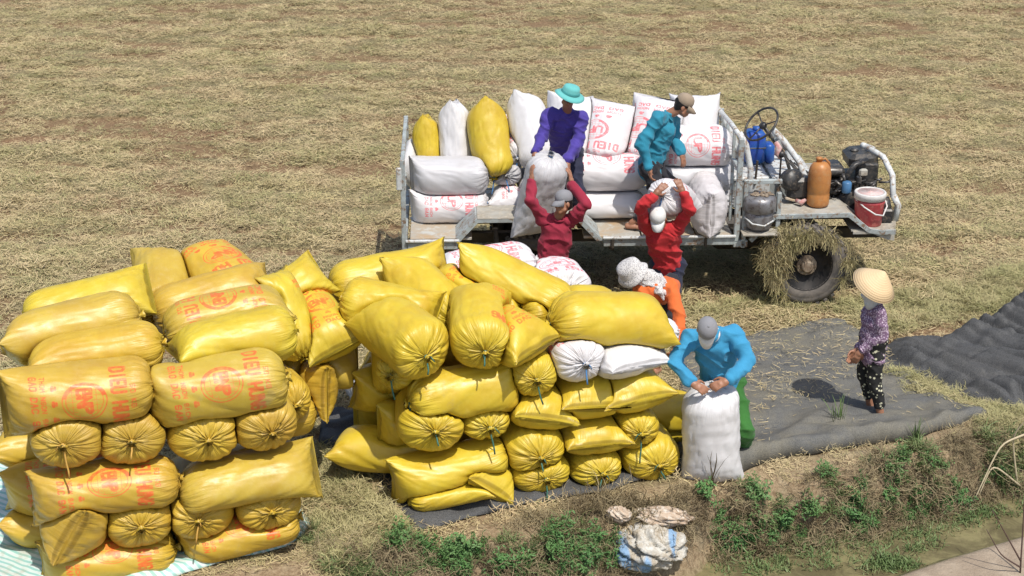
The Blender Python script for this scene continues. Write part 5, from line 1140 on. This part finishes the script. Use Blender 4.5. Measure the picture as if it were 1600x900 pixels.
def head_prims(c, F_, U, s=1.0):
    F_ = unit(F_); U = unit(np.asarray(U, float) - F_ * np.dot(U, F_)); Sd = np.cross(F_, U); M = np.stack([Sd, F_, U], 1); c = np.asarray(c, float)
    g_ = lambda a, b, d: c + (Sd * a + F_ * b + U * d) * s
    P = [ell(g_(0, -.012, .025), np.array([.074, .092, .088]) * s, M), ell(g_(0, .022, -.03), np.array([.060, .066, .078]) * s, M), ell(g_(0, .052, -.088), np.array([.034, .028, .024]) * s, M),
         cap_rings(g_(-.045, .02, -.062), g_(0, .055, -.092), .022 * s, .02 * s), cap_rings(g_(.045, .02, -.062), g_(0, .055, -.092), .022 * s, .02 * s),
         cap_rings(g_(0, .082, .008), g_(0, .104, -.032), .009 * s, .0145 * s), cap_rings(g_(-.014, .092, -.036), g_(.014, .092, -.036), .009 * s, .009 * s),
         cap_rings(g_(-.034, .076, .022), g_(.034, .076, .022), .011 * s, .011 * s), cap_rings(g_(-.02, .083, -.062), g_(.02, .083, -.062), .0075 * s, .0075 * s), cap_rings(g_(-.017, .082, -.072), g_(.017, .082, -.072), .0075 * s, .0075 * s),
         ell(g_(-.042, .064, -.022), np.array([.02, .018, .02]) * s, M), ell(g_(.042, .064, -.022), np.array([.02, .018, .02]) * s, M),
         ell(g_(-.077, -.005, -.012), np.array([.009, .020, .031]) * s, M), ell(g_(.077, -.005, -.012), np.array([.009, .020, .031]) * s, M)]
    return P, M, g_
def skin_mat(name, c):
    m, N, L, P = nodemat(name); tc = nn(N, 'ShaderNodeTexCoord').outputs['Object']; n1 = noise(N, L, tc, 11, 4, .6)
    L.new(mixc(N, L, n1, c, (c[0] * .75, c[1] * .66, c[2] * .62)), P.inputs['Base Color']); P.inputs['Roughness'].default_value = .5; P.inputs['Subsurface Weight'].default_value = .08; P.inputs['Subsurface Radius'].default_value = (.02, .008, .004)
    L.new(bump(N, L, noise(N, L, tc, 90, 3, .6), .15, .002), P.inputs['Normal']); return m
MAT['skin'] = skin_mat('tanned_skin', (.40, .20, .12)); MAT['skin2'] = skin_mat('darker_tanned_skin', (.31, .145, .085))
MAT['hair'] = flat('black_hair', (.012, .010, .009), .5)
MAT['eye'] = flat('dark_eye', (.02, .015, .012), .2)
def two_tone(name, a, b, scale, thr=(.48, .52), rough=.85, tex='VORONOI'):
    m, N, L, P = nodemat(name); tc = nn(N, 'ShaderNodeTexCoord').outputs['Object']
    v = nn(N, 'ShaderNodeTexVoronoi'); v.feature = 'F1'; v.inputs['Scale'].default_value = scale; L.new(tc, v.inputs['Vector'])
    L.new(mixc(N, L, ramp(N, L, v.outputs[0], [(thr[0], 0.), (thr[1], 1.)]), a, b), P.inputs['Base Color']); P.inputs['Roughness'].default_value = rough
    L.new(bump(N, L, noise(N, L, tc, 30, 3, .6, 1.), .4, .01), P.inputs['Normal']); return m
MAT['purple'] = cloth('violet_blue_shirt', (.075, .05, .34), (.05, .03, .22)); MAT['teal'] = cloth('teal_blue_shirt', (.02, .26, .38), (.015, .17, .26)); MAT['darkred'] = cloth('dark_red_shirt', (.34, .018, .045), (.24, .012, .035))
MAT['red'] = cloth('bright_red_shirt', (.55, .02, .025), (.40, .015, .02)); MAT['orange'] = cloth('orange_shirt', (.72, .16, .03), (.58, .11, .02)); MAT['blue'] = cloth('sky_blue_shirt', (.045, .31, .53), (.03, .23, .42))
MAT['navy'] = cloth('navy_trousers', (.018, .022, .055), (.012, .014, .03)); MAT['darktr'] = cloth('black_trousers', (.022, .022, .03), (.014, .014, .018)); MAT['green'] = cloth('green_trousers', (.035, .17, .022), (.02, .10, .015))
MAT['floral'] = two_tone('purple_floral_blouse', (.62, .50, .60), (.20, .12, .20), 55, (.30, .48)); MAT['floral2'] = two_tone('black_flowered_trousers', (.62, .60, .42), (.015, .015, .015), 26, (.26, .33))
MAT['scarf'] = two_tone('checked_white_scarf', (.22, .21, .22), (.62, .60, .58), 75, (.2, .5)); MAT['hatteal'] = cloth('teal_bucket_hat', (.14, .50, .48), (.11, .42, .41)); MAT['capgrey'] = cloth('grey_cap', (.26, .26, .28), (.2, .2, .21))
MAT['captan'] = cloth('tan_cap', (.36, .28, .20), (.26, .2, .14)); MAT['capwhite'] = cloth('white_cap', (.74, .73, .70), (.6, .6, .58)); MAT['whitecloth'] = cloth('white_cloth', (.7, .7, .68))
MAT['flop'] = flat('dark_sandal', (.03, .025, .022), .7)
m, N, L, P = nodemat('palm_leaf_hat'); tc = nn(N, 'ShaderNodeTexCoord').outputs['Object']; sp = nn(N, 'ShaderNodeSeparateXYZ'); L.new(tc, sp.inputs[0])
rings = math_(N, L, 'SINE', math_(N, L, 'MULTIPLY', sp.outputs[2], 420.)); ang = math_(N, L, 'ARCTAN2', sp.outputs[0], sp.outputs[1]); rays = math_(N, L, 'SINE', math_(N, L, 'MULTIPLY', ang, 60.))
c = mixc(N, L, math_(N, L, 'MULTIPLY', math_(N, L, 'ADD', rings, rays), .18), (.78, .58, .34), (.60, .40, .20)); c = mixc(N, L, ramp(N, L, noise(N, L, tc, 12, 4, .6), [(.5, 0.), (.8, .4)]), c, (.62, .42, .22))
L.new(c, P.inputs['Base Color']); P.inputs['Roughness'].default_value = .6; L.new(bump(N, L, math_(N, L, 'ADD', rings, rays), .25, .004), P.inputs['Normal']); MAT['leafhat'] = m

def lathe_on(name, prof, c, M, mat, parent, n=36, squash=(1, 1), wob=0, **k):
    """a hat or cap turned round the head's own up axis; M columns are side, front, up"""
    V = []; F = []; rr = np.random.default_rng(3)
    for i, (r_, z) in enumerate(prof):
        for j in range(n):
            a = 2 * math.pi * j / n; wz = wob * math.sin(2 * a + .7) * (r_ / .18) ** 2
            V.append(np.asarray(c) + M @ np.array([r_ * squash[0] * math.cos(a), r_ * squash[1] * math.sin(a), z + wz]))
    m_ = len(prof)
    for i in range(m_ - 1):
        for j in range(n): F.append((i * n + j, i * n + (j + 1) % n, (i + 1) * n + (j + 1) % n, (i + 1) * n + j))
    F.append(tuple(range((m_ - 1) * n, m_ * n)))
    return mesh_obj(name, V, F, mat, parent, True, False, **k)
def cap_hat(parent, g_, M, mat, billmat, bill_dir=1, droop=.25):
    c = g_(0, -.008, .03)
    o = lathe_on('cap', [(.086, .0), (.094, .015), (.095, .045), (.085, .08), (.062, .105), (.03, .118), (.006, .121)], c, M, mat, parent, squash=(.93, 1.08)); o.data.materials[0] = mat
    b = MB(); V = []; F = []; n = 12
    for i in range(n + 1):
        a = math.pi * i / n
        for q, (rr_, z) in enumerate(((.088, .012), (.13, .008), (.165, -.012))):
            kx = (.075, .074, .066)[q] / rr_; V.append(c + M @ np.array([rr_ * kx * math.cos(a) * 1.0, bill_dir * (.055 + (rr_ - .04) * math.sin(a) * (0.35, .75, .95)[q]), z - droop * .12 * (q * .5) - .02 * abs(math.cos(a)) * q * .5]))
    for i in range(n):
        for q in range(2): F.append((3 * i + q, 3 * i + q + 1, 3 * i + 4 + q, 3 * i + 3 + q))
    br = mesh_obj('bill', V, F, billmat, parent, True, False); sd_ = br.modifiers.new('t', 'SOLIDIFY'); sd_.thickness = .006
    mesh_obj('cap_button', *ell(c + M @ np.array([0, 0, .122]), (.010, .010, .006), M, 10, 6), mat, parent, True, False)
LEN = {}
def person(label, J, shirt, trousers, skin='skin', bulk=1.0, collar=None, hatfn=None, hands=None, sleeve=1.1, shoes='flop', fold=.021, seed=1, shirt_len=.10, hair=True, group=None, belly=0, cat='person', bare=True):
    J = {k: np.asarray(v, float) for k, v in J.items()}; loc = (J['anL'] + J['anR']) / 2; loc = (float(loc[0]), float(loc[1]), float(min(J['anL'][2], J['anR'][2]) - .07))
    t = empty('person', loc, 0, label=label, cat=cat)
    sh = (J['shL'] + J['shR']) / 2; hp = (J['hipL'] + J['hipR']) / 2; sd = unit(J['shR'] - J['shL']); hs = unit(J['hipR'] - J['hipL'])
    HP, M, g_ = head_prims(J['head'], J['face'], J['up']); b = bulk
    # skin: one continuous body
    body = list(HP) + [cap_rings(J['neck'], J['head'] + M @ np.array([0, -.02, -.03]), .056, .054), cap_rings(sh - unit(sh - hp) * .06, hp, .085 * b, .085 * b, 1.45, sd)]
    for s_ in 'LR':
        body += [cap_rings(J['sh' + s_], J['el' + s_], .045 * b, .038 * b), cap_rings(J['el' + s_], J['wr' + s_], .039 * b, .026), cap_rings(J['hip' + s_], J['kn' + s_], .075 * b, .053), cap_rings(J['kn' + s_], J['an' + s_], .052, .036)]
        an = J['an' + s_]; tn = unit(J['toe' + s_]); ft = an + np.array([0, 0, -.045]); body += [cap_rings(ft - tn * .045, ft + tn * .13, .036, .026, 1.35, np.cross(tn, [0, 0, 1.])), cap_rings(an, ft - tn * .02, .036, .034)]
        sdd = np.cross(tn, [0, 0, 1.]); 
        for q in range(5): body.append(cap_rings(ft + tn * .13 + sdd * (q - 2) * .018 + (0, 0, -.008), ft + tn * (.165 - abs(q - 2) * .006) + sdd * (q - 2) * .019 + (0, 0, -.012), .011, .009, n=10, hemi=3))
        hd = (hands or {}).get(s_, {}); f = hd.get('dir', J['wr' + s_] - J['el' + s_]); body += hand(J['wr' + s_] + unit(f) * .012, f, hd.get('palm', (0, 0, -1)), None, hd.get('curl', .5), hd.get('s', 1.0), hd.get('thumb', 1))
    fuse('body', body, MAT[skin], t, .0075, 2)
    for q in (-1, 1): mesh_obj('eye', *ell(g_(q * .030, .079, .004), (.012, .008, .007), M, 10, 6), MAT['eye'], t, True, False)
    if hair: fuse('hair', [ell(g_(0, -.022, .03), np.array([.082, .094, .088]), M), ell(g_(0, -.055, -.02), np.array([.07, .05, .06]), M)], MAT['hair'], t, .01, 2, .004, 5, 3)
    # shirt
    up_ = unit(sh - hp); S_ = [cap_rings(sh - up_ * .10, hp + up_ * .16, .122 * b, .112 * b + belly, 1.42, sd, n=28), cap_rings(hp + up_ * .14, hp - up_ * (shirt_len - .06), .115 * b + belly, .125 * b + belly * .6, 1.36, hs, n=28),
                                cap_rings(J['shL'] - sd * -.01, J['shR'] + sd * -.01, .072 * b, .072 * b, n=20), cap_rings(sh + up_ * .01, J['neck'] * .6 + sh * .4, .085 * b, .065, 1.25, sd)]
    for s_ in 'LR': S_ += [cap_rings(J['sh' + s_], J['el' + s_], .066 * b * sleeve, .054 * b * sleeve), cap_rings(J['el' + s_], J['wr' + s_] - unit(J['wr' + s_] - J['el' + s_]) * .02, .055 * b * sleeve, .041 * b * sleeve)]
    so_ = fuse('shirt', S_, MAT[shirt], t, .0105, 3, fold, seed)
    # collar and cuffs
    cl = []
    nk = J['neck'] * .55 + sh * .45; ax = unit(J['head'] - sh); u = unit(sd - ax * np.dot(sd, ax)); w = np.cross(ax, u); pts = [nk + ax * (.012 + .01 * math.cos(a)) + (u * math.cos(a) * 1.1 + w * math.sin(a)) * .073 for a in np.linspace(0, 2 * math.pi, 25)]
    mb = MB(); mb.tube(pts, .011, 8, caps=False); mesh_obj('collar', mb.V, mb.F, MAT[collar or shirt], t, True, False)
    for s_ in 'LR':
        d = unit(J['wr' + s_] - J['el' + s_]); p = J['wr' + s_] - d * .01; q = unit(np.cross(d, [0, 0, 1.]) if abs(d[2]) < .9 else np.cross(d, [0, 1., 0])); w = np.cross(d, q)
        mb = MB(); mb.tube([p + (q * math.cos(a) + w * math.sin(a)) * .037 * b * sleeve for a in np.linspace(0, 2 * math.pi, 19)], .0085, 6, caps=False); mesh_obj('cuff', mb.V, mb.F, MAT[shirt], t, True, False)
    # trousers
    T_ = [cap_rings(J['hipL'] + (0, 0, .03), J['hipR'] + (0, 0, .03), .112 * b, .112 * b, n=22), cap_rings(hp, hp + up_ * .08, .11 * b, .10 * b, 1.35, hs, n=22)]
    for s_ in 'LR': T_ += [cap_rings(J['hip' + s_], J['kn' + s_], .100 * b, .078 * b), cap_rings(J['kn' + s_], J['an' + s_] + unit(J['kn' + s_] - J['an' + s_]) * .10, .080 * b, .056 * b)]
    fuse('trousers', T_, MAT[trousers], t, .0115, 3, fold * .9, seed + 4)
    for s_ in 'LR':
        an = J['an' + s_]; tn = unit(J['toe' + s_]); ft = an + np.array([0, 0, -.078]); fuse('sandal', [cap_rings(ft - tn * .05, ft + tn * .15, .012, .012, 3.6, np.cross(tn, [0, 0, 1.]))], MAT[shoes], t, .008, 2)
        mb = MB(); sdd = np.cross(tn, [0, 0, 1.]); mb.tube([ft + tn * .05 + sdd * .045, ft + tn * .08 + (0, 0, .052), ft + tn * .05 - sdd * .045], .009, 6); mesh_obj('sandal_strap', mb.V, mb.F, MAT[shoes], t, True, False)
    if hatfn: hatfn(t, g_, M)
    for a_, b_ in (('sh', 'el'), ('el', 'wr'), ('hip', 'kn'), ('kn', 'an')): LEN.setdefault(label[:24], []).append([round(float(np.linalg.norm(J[a_ + s_] - J[b_ + s_])), 2) for s_ in 'LR'])
    return t
def leg(hip, foot, fwd, L1=.42, L2=.42):
    """knee position from hip and ankle, bending towards fwd"""
    hip = np.asarray(hip, float); foot = np.asarray(foot, float); d = foot - hip; D = min(np.linalg.norm(d), L1 + L2 - .005); u = unit(d); f = unit(np.asarray(fwd, float) - u * np.dot(fwd, u))
    a = (L1 ** 2 - L2 ** 2 + D * D) / (2 * D); h = math.sqrt(max(L1 ** 2 - a * a, 0)); return hip + u * a + f * h
PX = atY
# -- man in the violet shirt, on the bed, gripping the top of the lifted sack
bx, by = np.array([.62, 17.28, 0]), 0
def J_make(head, neck, shL, shR, elL, elR, wrL, wrR, hip, hw, hs, footL, footR, face, up, toe, kfwd, ankz, L1=.42, L2=.41):
    hip = np.asarray(hip, float); hs = unit(hs); J = dict(head=head, neck=neck, shL=shL, shR=shR, elL=elL, elR=elR, wrL=wrL, wrR=wrR, hipL=hip - hs * hw, hipR=hip + hs * hw, face=face, up=up)
    J['anL'] = np.array([footL[0], footL[1], ankz + .085]); J['anR'] = np.array([footR[0], footR[1], ankz + .085])
    for s_ in 'LR': J['toe' + s_] = np.array(toe if not isinstance(toe, dict) else toe[s_], float); J['kn' + s_] = leg(J['hip' + s_], J['an' + s_], kfwd, L1, L2)
    return J
def bucket(t, g_, M):
    lathe_on('bucket_hat', [(.168, .010), (.170, .014), (.14, .034), (.104, .045), (.098, .07), (.093, .105), (.080, .125), (.05, .133), (.006, .134)], g_(0, -.008, .005), M, MAT['hatteal'], t, wob=.012).modifiers.new('t', 'SOLIDIFY').thickness = .004
    lathe_on('hat_band', [(.106, .046), (.1065, .05), (.1015, .070), (.0995, .072)], g_(0, -.008, .006), M, flat('hat_band', (.06, .30, .30), .7), t)
J = J_make(PX(889, 152, 16.93), PX(886, 172, 17.08), PX(859, 180, 17.12), PX(907, 182, 17.10), PX(846, 214, 17.02), PX(903, 222, 17.00), PX(836, 238, 16.78), PX(886, 252, 16.76),
           PX(884, 245, 17.42), .085, (1, 0, 0), (.50, 17.38), (.78, 17.32), (-.05, -.99, -.12), (.28, .04, .95), (0, -1, 0), (0, -1, 0), FZ)
person('man in violet shirt and teal bucket hat leaning down from the truck bed', J, 'purple', 'navy', 'skin2', hatfn=bucket, seed=11,
       hands={'L': dict(dir=(-.12, -.35, -.5), palm=(.8, .2, -.3), curl=.7, thumb=-1), 'R': dict(dir=(.12, -.35, -.5), palm=(-.8, .1, -.3), curl=.7)})
# -- man in the teal shirt, bent over on the bed, looking right
J = J_make(PX(1068, 166, 17.22), PX(1047, 178, 17.25), PX(1052, 190, 17.42), PX(1027, 184, 17.08), PX(1053, 220, 17.40), PX(1003, 226, 16.98), PX(1064, 238, 17.15), PX(1015, 262, 16.92),
           PX(1016, 262, 17.28), .085, (-.15, -1, 0), (1.62, 17.42), (1.36, 17.12), (.93, -.12, -.42), (.3, 0, .95), {'L': (1, -.2, 0), 'R': (.95, -.35, 0)}, (.9, -.2, 0), FZ)
person('man in teal shirt and tan cap bending over on the truck bed', J, 'teal', 'darktr', 'skin', hatfn=lambda t, g_, M: cap_hat(t, g_, M, MAT['captan'], MAT['captan']), seed=23,
       hands={'L': dict(dir=(.25, -.2, -.8), palm=(-.3, .3, 0), curl=.5), 'R': dict(dir=(.1, -.05, -1), palm=(.9, .2, 0), curl=.7, thumb=-1)}, bulk=1.05)
# -- man in dark red, arms up under the lifted sack
J = J_make(PX(880, 318, 16.18), PX(872, 338, 16.22), PX(849, 342, 16.24), PX(893, 346, 16.24), PX(829, 313, 16.18), PX(915, 318, 16.12), PX(831, 283, 16.32), PX(893, 287, 16.34),
           PX(861, 424, 16.28), .085, (1, .1, 0), (.36, 16.5), (.62, 16.3), (-.55, -.45, .12), (-.35, -.05, .93), (.1, -1, 0), (0, -1, 0), 0)
person('man in dark red shirt and grey cap reaching up to the hanging sack', J, 'darkred', 'navy', 'skin', hatfn=lambda t, g_, M: cap_hat(t, g_, M, MAT['capgrey'], MAT['capgrey']), seed=31, fold=.022,
       hands={'L': dict(dir=(-.05, .25, 1), palm=(.9, .4, 0), curl=.45), 'R': dict(dir=(-.15, .25, 1), palm=(-.9, .4, 0), curl=.45, thumb=-1)})
# -- man in bright red with the sack on his shoulders
J = J_make(PX(1028, 344, 15.92), PX(1035, 355, 16.05), PX(1012, 356, 16.06), PX(1058, 358, 16.06), PX(1001, 322, 15.86), PX(1078, 326, 15.92), PX(1022, 305, 15.84), PX(1068, 303, 15.90),
           PX(1043, 418, 16.22), .085, (1, 0, 0), (1.48, 16.42), (1.66, 16.28), (-.10, -.85, -.45), (-.1, -.4, .9), (0, -1, 0), (0, -1, 0), 0)
person('man in bright red shirt and white cap carrying a sack on his shoulders', J, 'red', 'navy', 'skin2', hatfn=lambda t, g_, M: cap_hat(t, g_, M, MAT['capwhite'], MAT['capwhite']), seed=41, fold=.021,
       hands={'L': dict(dir=(.6, .15, .6), palm=(.3, .9, -.3), curl=.35, thumb=-1), 'R': dict(dir=(-.35, .15, .8), palm=(-.3, .9, -.2), curl=.35)})
# -- worker in orange bending behind the pile
def scarf(t, g_, M):
    lathe_on('cloth_hat', [(.162, -.045), (.164, -.040), (.14, -.01), (.124, .01), (.122, .06), (.112, .092), (.075, .112), (.006, .118)], g_(0, -.005, .02), M, MAT['scarf'], t, wob=.018).modifiers.new('t', 'SOLIDIFY').thickness = .006
    m_ = (J['shL'] + J['shR']) / 2; hc = g_(0, -.02, -.02)
    fuse('head_scarf', [ell(hc, (.084, .09, .09), M), cap_rings(hc, m_ + np.array([.02, .02, .035]), .074, .088, 1.15, J['shR'] - J['shL']), cap_rings(m_ + np.array([.02, 0, .03]), m_ * .35 + J['shR'] * .65 + np.array([0, -.03, -.02]), .062, .045), cap_rings(m_ + np.array([.02, -.08, .02]), m_ + np.array([.06, -.13, -.06]), .04, .015)], MAT['scarf'], t, .009, 3, .016, 6, 1.8)
J = J_make(PX(988, 427, 14.30), PX(1007, 434, 14.42), PX(1004, 453, 14.30), PX(1046, 449, 14.36), PX(1006, 506, 14.16), PX(1062, 488, 14.1), PX(1024, 526, 14.0), PX(1058, 534, 13.86),
           PX(1036, 453, 14.95), .085, (.75, .5, 0), (1.20, 15.05), (1.48, 14.95), (-.55, -.65, -.55), (-.45, -.15, .85), (-.5, -1, 0), (-.4, -1, 0), 0)
person('worker in orange shirt and checked white headscarf bending behind the middle pile', J, 'orange', 'darktr', 'skin', hatfn=scarf, seed=53,
       hands={'L': dict(dir=(-.2, -.4, -.6), palm=(0, .3, -.9), curl=.6), 'R': dict(dir=(-.3, -.3, -.6), palm=(-.8, .1, -.4), curl=.6)})
# -- man in the sky blue shirt tying the standing sack
J = J_make(PX(1104, 516, 12.62), PX(1108, 520, 12.80), PX(1079, 528, 12.92), PX(1145, 523, 12.94), PX(1053, 566, 12.76), PX(1169, 562, 12.78), PX(1079, 597, 12.58), PX(1139, 594, 12.60),
           PX(1128, 604, 13.18), .09, (1, .05, 0), (1.80, 13.2), (2.14, 13.08), (0, -.55, -.85), (0, -.86, .5), {'L': (0, -1, 0), 'R': (.1, -1, 0)}, (.1, -1, 0), 0, .44, .43)
person('man in sky blue shirt, grey cap and green trousers tying a standing white sack', J, 'blue', 'green', 'skin', hatfn=lambda t, g_, M: cap_hat(t, g_, M, MAT['capgrey'], MAT['capwhite']), seed=61, fold=.022, bulk=1.05, collar='whitecloth',
       hands={'L': dict(dir=(.75, -.3, -.35), palm=(.3, .5, -.7), curl=.7, s=1.05), 'R': dict(dir=(-.85, -.3, -.25), palm=(-.3, .5, -.7), curl=.7, s=1.05, thumb=-1)})
# -- woman in the conical hat
def cone(t, g_, M):
    Mx = np.array(Matrix.Rotation(R(24), 3, 'Y')) @ np.array(Matrix.Rotation(R(22), 3, 'X'))
    o = lathe_on('conical_hat', [(.218, 0), (.221, .006), (.145, .08), (.08, .142), (.02, .192), (.003, .198)], (0, 0, 0), np.eye(3), MAT['leafhat'], None, n=64)
    o.parent = t; c = g_(0, -.01, .035); o.matrix_local = Matrix.Translation(Vector(c) - Vector(t.location)) @ Matrix(Mx).to_4x4(); o.modifiers.new('t', 'SOLIDIFY').thickness = .004
    fuse('face_cloth', [ell(g_(0, .035, -.05), (.066, .07, .06), M), cap_rings(g_(0, .0, -.06), g_(0, .0, -.13), .07, .075), ], MAT['whitecloth'], t, .009, 3, .006, 4, 2)
J = J_make(PX(1363, 452, 13.95), PX(1366, 472, 13.98), PX(1356, 486, 14.12), PX(1374, 488, 13.86), PX(1358, 528, 14.16), PX(1380, 526, 13.84), PX(1341, 545, 14.02), PX(1346, 547, 13.90),
           PX(1364, 534, 13.98), .075, (.3, -1, 0), (3.50, 14.08), (3.56, 13.88), (-.92, .30, -.05), (0, 0, 1), {'L': (-.9, .2, 0), 'R': (-.95, .1, 0)}, (-1, .2, 0), 0, .362, .355)
w_ = person('woman in conical leaf hat, purple patterned blouse and black flowered trousers on the net', J, 'floral', 'floral2', 'skin', hatfn=cone, seed=71, fold=.014, bulk=.90, shirt_len=.20,
       hands={'L': dict(dir=(-.5, 0, -.8), palm=(0, -.9, -.1), curl=.7), 'R': dict(dir=(-.4, 0, -.8), palm=(0, .9, -.1), curl=.7)}, sleeve=1.05)
print('LIMBS', LEN)
solve_sacks()
